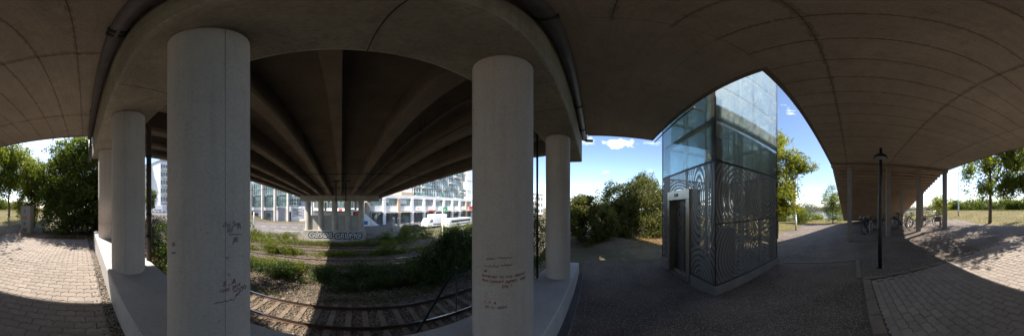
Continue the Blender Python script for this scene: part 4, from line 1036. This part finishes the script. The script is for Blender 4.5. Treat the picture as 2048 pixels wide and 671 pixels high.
shrub('hedge', 'sunlit hedge seen between the two left columns behind the plinth', 'hedge', -4.2, 2.35,
      [(-1.2, .3, .6, .9, .7, .8), (-.2, 0, .55, .9, .7, .85), (.7, -.1, .3, .8, .6, .8), (-2.2, .5, .8, .9, .8, .8), (1.4, .2, -.3, .8, .7, .9)], M['ivy'], 22000, .06, 25, thr=-.8, z0=-1.95)
shrub('dry_hedge', 'reddish dry stems and leaves under the sunlit hedge', 'hedge', -3.3, 1.75,
      [(-.6, 0, 0, .8, .35, .7), (.2, .1, -.3, .7, .3, .8), (.8, .2, -.6, .7, .3, .8)], M['litter'], 9000, .05, 26, thr=-.9, z0=-1.9)
shrub('hedge', 'dark hedge in the gap left of the rightmost column', 'hedge', 4.9, 2.2,
      [(0, 0, .8, .9, .7, 1.2), (.5, .3, .9, .9, .8, 1.2), (-.8, .2, .0, .9, .7, 1.0)], M['leaf_dark'], 14000, .065, 27, thr=-.8, z0=-1.9)
shrub('ivy_bush', 'dark ivy bush hugging the near track left of the second large column', 'bush', 5.9, 8.3,
      [(0, 0, 1.6, 1.5, 1.0, 1.5), (1.4, .2, 2.0, 1.4, 1.1, 1.6), (-1.3, 0, 1.0, 1.2, .9, 1.1), (3.0, .4, 1.9, 1.5, 1.2, 1.6), (.7, -.2, 2.9, .9, .8, .7)], M['ivy'], 36000, .10, 28, thr=-.9)
shrub('weedy_bush', 'loose green bush between the tracks in front of the dark car', 'bush', 4.5, 15.7, [(0, 0, .8, .8, .6, .9), (.5, .1, 1.2, .6, .5, .8)], M['leaf_mid'], 3500, .09, 29)
shrub('sunlit_shrub', 'sunlit green shrub beside the left large column between the tracks', 'bush', -6.3, 15.2, [(0, 0, .7, 1.0, .6, .8), (.9, .1, .5, .9, .6, .6), (-1.3, 0, .8, 1.0, .7, .8)], M['leaf_mid'], 6500, .09, 30)
# long ivy strip between the tracks
def strip(name, label, x0, x1, y, w, h, mat, n, size, seed, base=-4.95, kind='stuff'):
    blobs = []; rnd = random.Random(seed); x = x0
    while x < x1:
        blobs.append((x, y + rnd.uniform(-.3, .3) * w, base + h * rnd.uniform(.15, .5), rnd.uniform(.8, 1.4), w * rnd.uniform(.6, 1), h * rnd.uniform(.5, .95))); x += rnd.uniform(.6, 1.1)
    o = leaves(name, M[mat], None, blobs, n, size, seed, thr=-.5, clump=2.2); return tag(o, label, 'ground cover' if kind else 'hedge', None, kind)
strip('ivy', 'dark ivy and weeds growing over the strip beyond the nearest track', -9, 10, 10.3, .9, 1.0, 'ivy', 48000, .09, 41)
flat_leaves('leaf_litter', M['litter'], 16000, lambda r, n: np.stack([r.uniform(-10, 9, n), r.uniform(6.9, 13, n)], 1), .07, 71, 'dry brown litter and twigs over the ballast between the tracks', .8, .05)
flat_leaves('leaf_litter', M['litter'], 5000, lambda r, n: np.stack([r.uniform(-8, 8, n), r.uniform(4.0, 6.9, n)], 1), .05, 72, 'dry brown litter lying between the sleepers of the nearest track', .6, .15)
strip('scrub', 'dry olive scrub half burying the rails of the middle track', -9, 9, 12.3, .35, .55, 'leaf_olive', 9000, .08, 73)
strip('scrub', 'low olive weeds half burying the rails of the farthest track', -10, 9, 16.2, .45, .6, 'leaf_olive', 9000, .09, 74)
strip('ivy', 'dark low creepers right of the middle of the strip by the nearest track', 0, 9, 8.7, .5, .8, 'ivy', 18000, .08, 43)
strip('hedge', 'sunlit low hedge along the road left of the far pier', -20, -5.6, 22.6, .7, 1.2, 'leaf_mid', 16000, .12, 44, kind=None)
strip('hedge', 'sunlit hedge along the road right of the far pier in front of the shops', 6, 30, 22.3, .9, 1.9, 'leaf_mid', 34000, .13, 45, kind=None)
strip('hedge', 'low dark growth at the foot of the far pier, in shade', 4.0, 9, 21.2, .6, .9, 'ivy', 8000, .1, 46, kind=None)
# lawn hedge and bushes toward the river
def row(name, label, pts, w, h, mat, n, size, seed, cat='hedge', kind=None):
    rnd = random.Random(seed); blobs = []
    for (xa, ya), (xb_, yb) in zip(pts, pts[1:]):
        m_ = max(2, int(math.hypot(xb_ - xa, yb - ya) / (w * .8)))
        for i in range(m_):
            t_ = i / m_; x, y = xa + (xb_ - xa) * t_, ya + (yb - ya) * t_
            blobs.append((x, y, gzf(x, y) + h * rnd.uniform(.3, .5), w * rnd.uniform(.8, 1.2), w * rnd.uniform(.8, 1.2), h * rnd.uniform(.45, .62)))
    return tag(leaves(name, M[mat], None, blobs, n, size, seed, thr=-.6, clump=1.2), label, cat, None, kind)
row('hedge', 'dark hedge running behind the big tree at the back of the lawn', [polar(1905, 33), polar(1950, 32), polar(2010, 33), polar(2060, 36)], 2.0, 2.6, 'leaf_dark', 26000, .2, 51)
row('hedge', 'low hedge far behind the thin maple', [polar(-30, 36), polar(20, 38), polar(60, 34)], 1.8, 2.0, 'leaf_olive', 8000, .2, 52)
shrub('round_bush', 'yellow green bush at the back right of the sunny pillar', 'bush', *polar(1880, 24), [(0, 0, 1.2, 1.4, 1.4, 1.2), (.8, .8, 1.8, 1.1, 1.1, 1.0)], M['leaf_yellow'], 5000, .14, 53)
shrub('round_bush', 'mid green bush right behind the street lamp on the grass', 'bush', *polar(1600, 21), [(0, 0, 1.0, 1.2, 1.2, 1.1), (-.9, .2, .9, 1.2, 1.1, .9), (.3, 0, 1.6, .8, .8, .7)], M['leaf_mid'], 6000, .12, 54)
shrub('round_bush', 'small yellow bush at the water edge', 'bush', *polar(1634, 27), [(0, 0, .4, 1.3, 1.0, .5)], M['leaf_yellow'], 2200, .12, 55)
shrub('round_bush', 'dark low bush beyond the lift tower corner', 'bush', *polar(1572, 24), [(0, 0, .6, 1.6, 1.6, .9)], M['leaf_dark'], 3500, .14, 56)
# far bank trees: one mass
rs = np.random.RandomState(8); blobs = []
for x in np.arange(-330, 420, 9.0):
    h = rs.uniform(5, 10.5); blobs.append((x, -222 + 10 * math.sin(x * .02) - rs.rand() * 14, -5 + h * .5, rs.uniform(5, 9), 6, h * .62))
for a in np.arange(-14, 3):
    x, y = polar(2048 + a * 12, 150 + 30 * rs.rand()); blobs.append((x, y, 0, 9, 9, 6))
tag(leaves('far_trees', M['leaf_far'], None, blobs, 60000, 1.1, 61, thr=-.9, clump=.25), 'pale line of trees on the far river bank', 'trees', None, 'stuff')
# small dark trees around the far buildings
tree('street_tree', 'small green tree in front of the white apartment block seen between the left columns', 'tree', *polar(299, 30), 9, [(0, 0, 5.5, 1.3, 1.3, 1.5), (.2, 0, 4.0, .9, .9, 1.0)], M['leaf_dark'], 3500, .22, .14, 62)

tree('trackside_tree', 'loose trackside tree behind the large left column', 'tree', -6.6, 7.0, 4.4,
     [(0, 0, 2.2, 1.6, 1.5, 1.2), (.5, .7, 3.3, 1.3, 1.3, 1.0), (-.8, -.4, 3.2, 1.2, 1.2, .9)], M['leaf_mid'], 9000, .12, .07, 77, thr=-.2)
strip('scrub', 'olive green weeds in a broad band beside the middle track', -11, 10, 15.6, .7, .75, 'leaf_mid', 16000, .10, 78)
strip('scrub', 'sunlit green weeds along the edge of the farthest track', -12, 9, 19.8, .7, .8, 'leaf_olive', 16000, .11, 79)
strip('scrub', 'tangled green weeds spreading over the ballast left of the middle', -11, -1, 11.6, .8, .7, 'leaf_mid', 14000, .09, 83)
strip('scrub', 'thick green undergrowth at the roadside beyond the tracks', -14, 12, 21.2, .7, .5, 'leaf_mid', 14000, .11, 84)
strip('scrub', 'low dry weeds at the far rail of the nearest track', -8, 8, 7.4, .3, .35, 'leaf_olive', 7000, .06, 80)
flat_leaves('fallen_leaves', M['litter'], 900, lambda r, n: np.stack([r.uniform(-.3, 6, n), r.uniform(-9, .2, n)], 1), .035, 81, 'a few brown leaves blown over the dark asphalt path', .3, .012)
# ---------------------------------------------------------------- wire fence and hose by the tracks
t = thing('wire_fence', 'dark wire mesh fence beside the near track left of the second large column', 'fence', (0, 0, 0))
fw = MB(); fa, fb_ = Vector((2.25, 2.65, 0)), Vector((3.6, 2.2, 0))
for i in range(34):
    p = fa.lerp(fb_, i / 33); fw.tube([(p.x, p.y, -3.9), (p.x, p.y, -1.55)], .003, 3)
for i in range(24): fw.tube([(fa.x, fa.y, -3.9 + i * .1), (fb_.x, fb_.y, -3.9 + i * .1)], .003, 3)
o = fw.build('mesh_wire', M['steel'], t); o['kind'] = 'stuff'
for p in (fa, fb_): MB().tube([(p.x, p.y, -4.6), (p.x, p.y, -1.55)], .012, 6).build('post', M['steel'], t)
tag(MB().tube([(2.5, 2.95, -1.5), (2.27, 3.1, -2.0), (1.95, 3.3, -2.9), (1.7, 3.5, -3.85), (1.5, 3.7, -4.7)], .035, 8).build('hose', M['rubber']), 'thick black hose running down the bank to the near track', 'hose')

# ---------------------------------------------------------------- buildings
def bldg(name, label, cat, p0, p1, zb):
    t = thing(name, label, cat, (p0[0], p0[1], zb), math.atan2(p1[1] - p0[1], p1[0] - p0[0])); return t, math.hypot(p1[0] - p0[0], p1[1] - p0[1])
def window(t, x0, x1, z0, z1, y=0.0, glass='wglass', fmat='white', mull=1, bars=0, fr=.07):
    f = MB().box(x0, x1, y - .06, y + .06, z0, z0 + fr).box(x0, x1, y - .06, y + .06, z1 - fr, z1).box(x0, x0 + fr, y - .06, y + .06, z0 + fr, z1 - fr).box(x1 - fr, x1, y - .06, y + .06, z0 + fr, z1 - fr)
    for k in range(mull):
        xm = x0 + (x1 - x0) * (k + 1) / (mull + 1); f.box(xm - fr / 2, xm + fr / 2, y - .058, y + .058, z0 + fr, z1 - fr)
    for k in range(bars):
        zm = z0 + (z1 - z0) * (k + 1) / (bars + 1); f.box(x0 + fr, x1 - fr, y - .055, y + .055, zm - fr / 2, zm + fr / 2)
    o = f.build('window', M[fmat], t); MB().box(x0 + .01, x1 - .01, y + .01, y + .03, z0 + .01, z1 - .01).build('pane', M[glass], o); return o
# right: shops and offices
A_, C_ = (6.6, 41.5), (52, 51)
t, LEN = bldg('office_building', 'long white office building with glass shopfronts and orange sandstone pillars right of the far pier', 'building', A_, C_, -4.65)
nb = 10; bw = LEN / nb
rnd = random.Random(12)
MB().box(0, LEN, .5, 9, 0, 7.6).build('core', M['grey'], t)
MB().box(-.2, LEN, -.35, .498, 3.55, 5.0).build('spandrel_band', M['white'], t)
MB().box(-.2, LEN, -.55, .498, 7.15, 8.1).build('cornice_band', M['white'], t)
for i in range(nb + 1):
    x = i * bw; m_ = 'sand' if i in (0, 2, 9) else 'white'
    MB().box(x - .42, x + .42, -.72, .1, 0, 7.149).build('pillar', M[m_], t)
for i in range(nb):
    x0, x1 = i * bw + .43, (i + 1) * bw - .43
    window(t, x0, x1, .25, 3.2, .05, 'wglass', 'darkgrey', 2, 0); window(t, x0, x1, 5.05, 7.1, .05, 'gglass', 'white', 2, 0)
    MB().box(x0, x1, -1.3, .0, 3.22, 3.36).build('canopy', M['white'] if i % 2 else M['offwhite'], t)
    MB().box(x0, x1, -.1, .1, 0, .24).build('sill_wall', M['grey'], t)
    bl = rnd.uniform(.2, 1.4); MB().box(x0 + .1, x0 + (x1 - x0) * rnd.choice([.32, .64, .98]), .0, .035, 7.0 - bl, 7.0).build('blind', M[rnd.choice(['offwhite', 'white', 'grey'])], t)
    if i % 2: MB().box(x0 + .2, x1 - .2, -1.9, -1.31, 3.0, 3.12).build('awning', M[rnd.choice(['darkgrey', 'offwhite'])], t)
def sign(t, x0, x1, z0, z1, y, mat, txt=None, tm='orange', ts=.6, label=None):
    o = MB().box(x0, x1, y - .12, y, z0, z1).build('shop_sign', M[mat], t)
    if txt:
        m = textmesh(txt, ts, .01, 0, 1, .01); m.transform(Matrix.Rotation(R(90), 4, 'X')); m.transform(Matrix.Translation(((x0 + x1) / 2, y - .135, (z0 + z1) / 2 - ts * .33))); link('lettering', m, M[tm], o)
    return o
sign(t, 3.5 * bw - 1.4, 3.5 * bw + 1.6, 3.7, 4.7, -.37, 'whitepaint', 'IIIIII', 'orange'); sign(t, 4.6 * bw - 1.6, 4.6 * bw + 1.6, 3.3, 3.75, -1.34, 'red')
sign(t, 6.0 * bw - 1.5, 6.0 * bw + 1.2, 2.9, 4.7, -1.0, 'green', 'D', 'whitepaint', 1.2); sign(t, 8.6 * bw - 1.6, 8.6 * bw + 1.6, 3.7, 4.7, -.37, 'whitepaint', 'IIIII', 'orange')
sign(t, 9.6 * bw - 1.2, 9.6 * bw + 1.2, 3.0, 5.2, -1.0, 'red', '-', 'whitepaint', 1.6)
# tower on top
tw, tl = bldg('apartment_tower', 'glazed apartment tower with balconies rising above the white shop building', 'building', (22, 47.5), (50, 53.5), 3.45)
MB().box(0, tl, 0, 10, 0, 16).build('core', M['grey'], tw)
for fl in range(5):
    z = .2 + fl * 3.0
    for i in range(8):
        x = .4 + i * (tl - .8) / 8; w_ = (tl - .8) / 8 - .3
        window(tw, x, x + w_, z + .15, z + 2.7, -.08, 'gglass' if (i + fl) % 3 else 'wglass', 'white', 2, 1, .09)
        if (i * 2 + fl) % 3 == 0:
            MB().box(x - .1, x + w_ + .1, -1.5, -.15, z - .1, z + .08).build('balcony_slab', M['white'], tw)
            MB().box(x - .1, x + w_ + .1, -1.52, -1.48, z + .1, z + 1.0).build('balcony_railing', M['gglass'], tw)
MB().box(tl - .2, tl + 3.5, -1.8, 6, 1.5, 16).build('side_wing', M['white'], tw)
MB().box(-4.5, -.02, -.6, 6, -.2, 1.2).build('low_wing', M['sand'], tw)
# left: white building with round columns
t, LEN = bldg('white_building', 'white building with tall pale columns and green glazing left of the far pier', 'building', (-40, 47.5), (-9.5, 52), -4.6)
MB().box(0, LEN - 8, 1.2, 10, 0, 13.4).box(LEN - 7.99, LEN, 1.2, 10, 0, 7.9).build('core', M['grey'], t)
MB().box(0, LEN - 9, .2, 1.19, 3.5, 4.6).build('spandrel_band', M['white'], t); MB().box(LEN - 12, LEN, .2, 1.19, 0, 4.9).build('gable_wall', M['white'], t)
for i in range(6):
    x = 1.0 + i * 4.4; MB().lathe([(.42, 0), (.42, 13.8)], 20, (x, -.5, 0)).build('column', M['offwhite'], t)
    window(t, x + .5, x + 3.9, 4.7, 8.4, 1.0, 'gglass', 'darkgrey', 3, 1); window(t, x + .5, x + 3.9, 8.9, 13.0, 1.0, 'gglass', 'white', 3, 1)
    MB().box(x + .6, x + 3.8, .9, 1.15, 0, 3.3).build('wall_panel', M['grey' if i % 2 else 'white'], t); window(t, x + 1.0, x + 2.4, .3, 2.6, .85, 'wglass', 'darkgrey', 1, 0)
window(t, LEN - 7.9, LEN - 4.4, 5.2, 7.6, 1.0, 'gglass', 'white', 3, 1)
MB().box(LEN - 11.0, LEN - 8.0, .1, .19, .2, 4.2).build('wall_panel', M['grey'], t)
MB().box(LEN - 8.0, LEN - 6.9, .1, .195, .2, 3.2).build('wall_panel', M['darkgrey'], t)
mu = MB().box(LEN - 6.6, LEN - 3.0, .1, .195, 1.3, 4.3).build('mural', M['whitepaint'], t)
zs = MB()
for k in range(6):
    z0 = 1.35 + k * .5
    pts_ = [(LEN - 6.5 + 3.4 * s_ / 8, z0 + .55 * math.sin(s_ * .55 + .4 * k) * .5 + s_ * .05) for s_ in range(9)]
    for (xa, za), (xb_, zb_) in zip(pts_, pts_[1:]): zs.add([(xa, .085, za), (xb_, .085, zb_), (xb_, .085, zb_ + .24), (xa, .085, za + .24)], [(0, 1, 2, 3)])
zs.build('zebra_stripe', M['blackpaint'], mu)
t, LEN = bldg('shop_row', 'dark shop fronts seen between the columns of the far pier', 'building', (-9, 52), (6.2, 45.5), -3.2)
MB().box(0, LEN, .3, 6, 0, 6.2).build('wall', M['darkgrey'], t); MB().box(0, LEN, -.1, .29, 2.1, 2.9).build('fascia', M['whitepaint'], t)
for i in range(6): window(t, .5 + i * 2.6, 2.7 + i * 2.6, 3.0, 5.4, .2, 'wglass', 'darkgrey', 1, 0)
MB().box(9, 10.0, -.2, -.101, 2.15, 2.8).build('shop_sign', M['red'], t)
# white sloped wall & red graffiti right of far pier
t, LEN = bldg('ramp_wall', 'white painted ramp wall sloping down beside the far pier', 'wall', (2.2, 39.0), (9.4, 39.6), -4.65)
MB().prism([(0, 0), (7.2, 0), (2.6, 3.9), (0, 4.2)], 0, .5).build('wall', M['whitepaint'], t); MB().box(.6, 2.1, -.03, -.002, 2.2, 3.6).build('graffiti', M['blackpaint'], t); MB().box(.9, 1.8, -.05, -.031, 2.4, 3.4).build('graffiti_panel', M['red'], t)
MB().box(2.3, 4.2, -.03, -.002, .4, 1.3).build('graffiti', M['blue'], t)
# far left white apartment block, seen between columns
def block(name, label, p0, p1, zb, floors, bays, fh=3.0, wall='white', bal=True):
    t, LEN = bldg(name, label, 'building', p0, p1, zb); MB().box(0, LEN, 0, 12, 0, floors * fh + .8).build('wall', M[wall], t)
    for f_ in range(floors):
        for i in range(bays):
            w_ = LEN / bays; x = i * w_ + w_ * .2; window(t, x, x + w_ * .6, f_ * fh + .9, f_ * fh + 2.5, -.07, 'wglass', 'grey', 1, 0, .08)
        if bal and f_: MB().box(LEN * .1, LEN * .45, -1.2, -.02, f_ * fh + .1, f_ * fh + .9).build('balcony', M['offwhite'], t)
    MB().box(-.3, LEN + .3, -.3, 12.3, floors * fh + .801, floors * fh + 1.1).build('roof', M['grey'], t)
    return t
block('apartment_block', 'tall white apartment block seen between the two left columns, on the right', polar(321, 58), polar(352, 62), -1.75, 6, 7)
block('apartment_block', 'grey apartment block with balconies seen between the two left columns, on the left', polar(285, 66), polar(320, 62), -1.75, 6, 6, wall='offwhite')
block('apartment_block', 'small distant white block seen just left of the rightmost column', polar(1062, 75), polar(1086, 85), -3.5, 3, 4)
block('apartment_block', 'low far white house behind the shrub right of the rightmost column', polar(1148, 78), polar(1168, 84), -2.5, 2, 3)

# ---------------------------------------------------------------- vehicles
def vehicle(label, cat, name, x, y, rz, prof, glassprof, L_, w, mat, wheels, z=None, group=None):
    t = thing(name, label, cat, (x, y, gzf(x, y) + .02 if z is None else z), rz, group)
    MB().prism(prof, -w / 2, w / 2).build('body', mat, t, .05)
    for s_ in (-1, 1):
        for g in glassprof:
            MB().prism(g, s_ * (w / 2 + .004) - .004, s_ * (w / 2 + .004) + .004).build('side_window', M['carglass'], t)
    for wx in wheels:
        for s_ in (-1, 1):
            o = MB().tube([(wx, s_ * (w / 2 - .18), .32), (wx, s_ * (w / 2 + .02), .32)], .32, 18, smooth=False).build('wheel', M['rubber'], t)
            MB().tube([(wx, s_ * (w / 2 + .02), .32), (wx, s_ * (w / 2 + .03), .32)], .19, 14, smooth=False).build('hubcap', M['chrome'], o)
    if L_ > 5:
        fx = prof[-2][0]; MB().box(prof[-2][0] - .03, prof[-2][0] + .02, -w / 2 + .15, w / 2 - .15, 1.45, 1.95).build('windscreen', M['carglass'], t)
        MB().box(-L_ * .2, L_ * .42, -w / 2 - .012, -w / 2 - .004, .75, 1.0).build('side_stripe', M['darkgrey'], t)
        MB().box(-L_ * .45, L_ * .45, -w / 2 + .1, w / 2 - .1, .22, .44).build('chassis', M['rubber'], t)
    for s_ in (-.6, .6): MB().box(prof[0][0] - .02, prof[0][0] + .03, s_ - .15, s_ + .15, .62, .76).build('headlight', M['chrome'], t)
    return t
carp = [(-2.1, .25), (2.1, .25), (2.15, .75), (1.95, .95), (1.5, 1.4), (-.5, 1.45), (-1.15, .98), (-2.05, .8), (-2.15, .5)]
cg = [[(-.95, 1.0), (-.42, 1.37), (.35, 1.38), (.35, 1.0)], [(.42, 1.0), (.42, 1.38), (1.35, 1.33), (1.65, 1.0)]]
vehicle('dark hatchback car on the road behind the hedge right of the far pier', 'car', 'parked_car', *polar(826, 30.5), R(190), carp, cg, 4.2, 1.75, M['carpaint'], (-1.3, 1.3))
vp = [(-2.7, .3), (2.6, .3), (2.65, 2.2), (2.5, 2.35), (-1.2, 2.35), (-1.9, 1.35), (-2.65, 1.1), (-2.75, .6)]
vg = [[(-1.75, 1.4), (-1.2, 2.1), (-.5, 2.1), (-.5, 1.4)]]
x, y = polar(317, 52)
vehicle('white van on the street seen between the two left columns', 'van', 'parked_van', x, y, R(20), vp, vg, 5.3, 1.95, M['vanpaint'], (-1.7, 1.6), group='white vans')
x, y = polar(868, 37)
vehicle('white box truck by the green shop sign, behind the hedge', 'truck', 'box_truck', x, y, R(10), [(-2.9, .45), (3.2, .45), (3.2, 3.0), (-1.1, 3.0), (-1.15, 2.2), (-2.2, 2.15), (-2.8, 1.3)], [[(-2.1, 1.35), (-1.9, 1.95), (-1.3, 1.95), (-1.3, 1.35)]], 6, 2.1, M['vanpaint'], (-1.9, 2.0))
x, y = polar(915, 38)
vehicle('long white coach parked right of the box truck', 'coach', 'parked_coach', x, y, R(14), [(-4.5, .4), (4.5, .4), (4.6, 1.4), (4.3, 2.1), (-4.0, 2.15), (-4.6, 1.5)], [[(-3.8, 1.35), (-3.7, 1.8), (3.9, 1.8), (4.1, 1.35)]], 9, 2.2, M['vanpaint'], (-3.1, 3.0))
for px, lab in ((787, 'left of two short grey pillars on the road in front of the shops'), (797, 'right of two short grey pillars on the road in front of the shops')):
    x, y = polar(px, 31); t = thing('advert_pillar', lab, 'pillar', (x, y, gzf(x, y)), 0, 'grey pillars by the road')
    MB().lathe([(.24, 0), (.22, 2.3), (.3, 2.4), (.3, 2.6), (.0, 2.75)], 20).build('shaft', M['offwhite'], t)
x, y = polar(885, 25); t = thing('signal_mast', 'slender white mast standing in the hedge before the shops', 'mast', (x, y, gzf(x, y)))
MB().tube([(0, 0, 0), (0, 0, 5.0)], [.09, .06], 10).build('post', M['whitepaint'], t); MB().box(-.25, .25, -.05, .05, 4.6, 4.7).build('crossarm', M['framesteel'], t)
for px, lab in ((508, 'white mast left of the round column row behind the road'), (742, 'catenary mast beside the far pier')):
    x, y = polar(px, 27.5); t = thing('catenary_mast', 'slim pale ' + lab, 'mast', (x, y, gzf(x, y))); MB().tube([(0, 0, 0), (0, 0, 4.2)], .07, 8).build('post', M['framesteel'], t)

# dashed white line stones etc: kerb of the road
kb = thing('road_kerb', 'low pale kerb wall between the road and the railway hedge', 'kerb', (0, 25.0, -4.95)); MB().box(-24, -5.8, 0, .2, 0, .45).build('wall', M['pier'], kb); MB().box(4, 40, 0, .2, 0, .45).build('wall', M['pier'], kb)
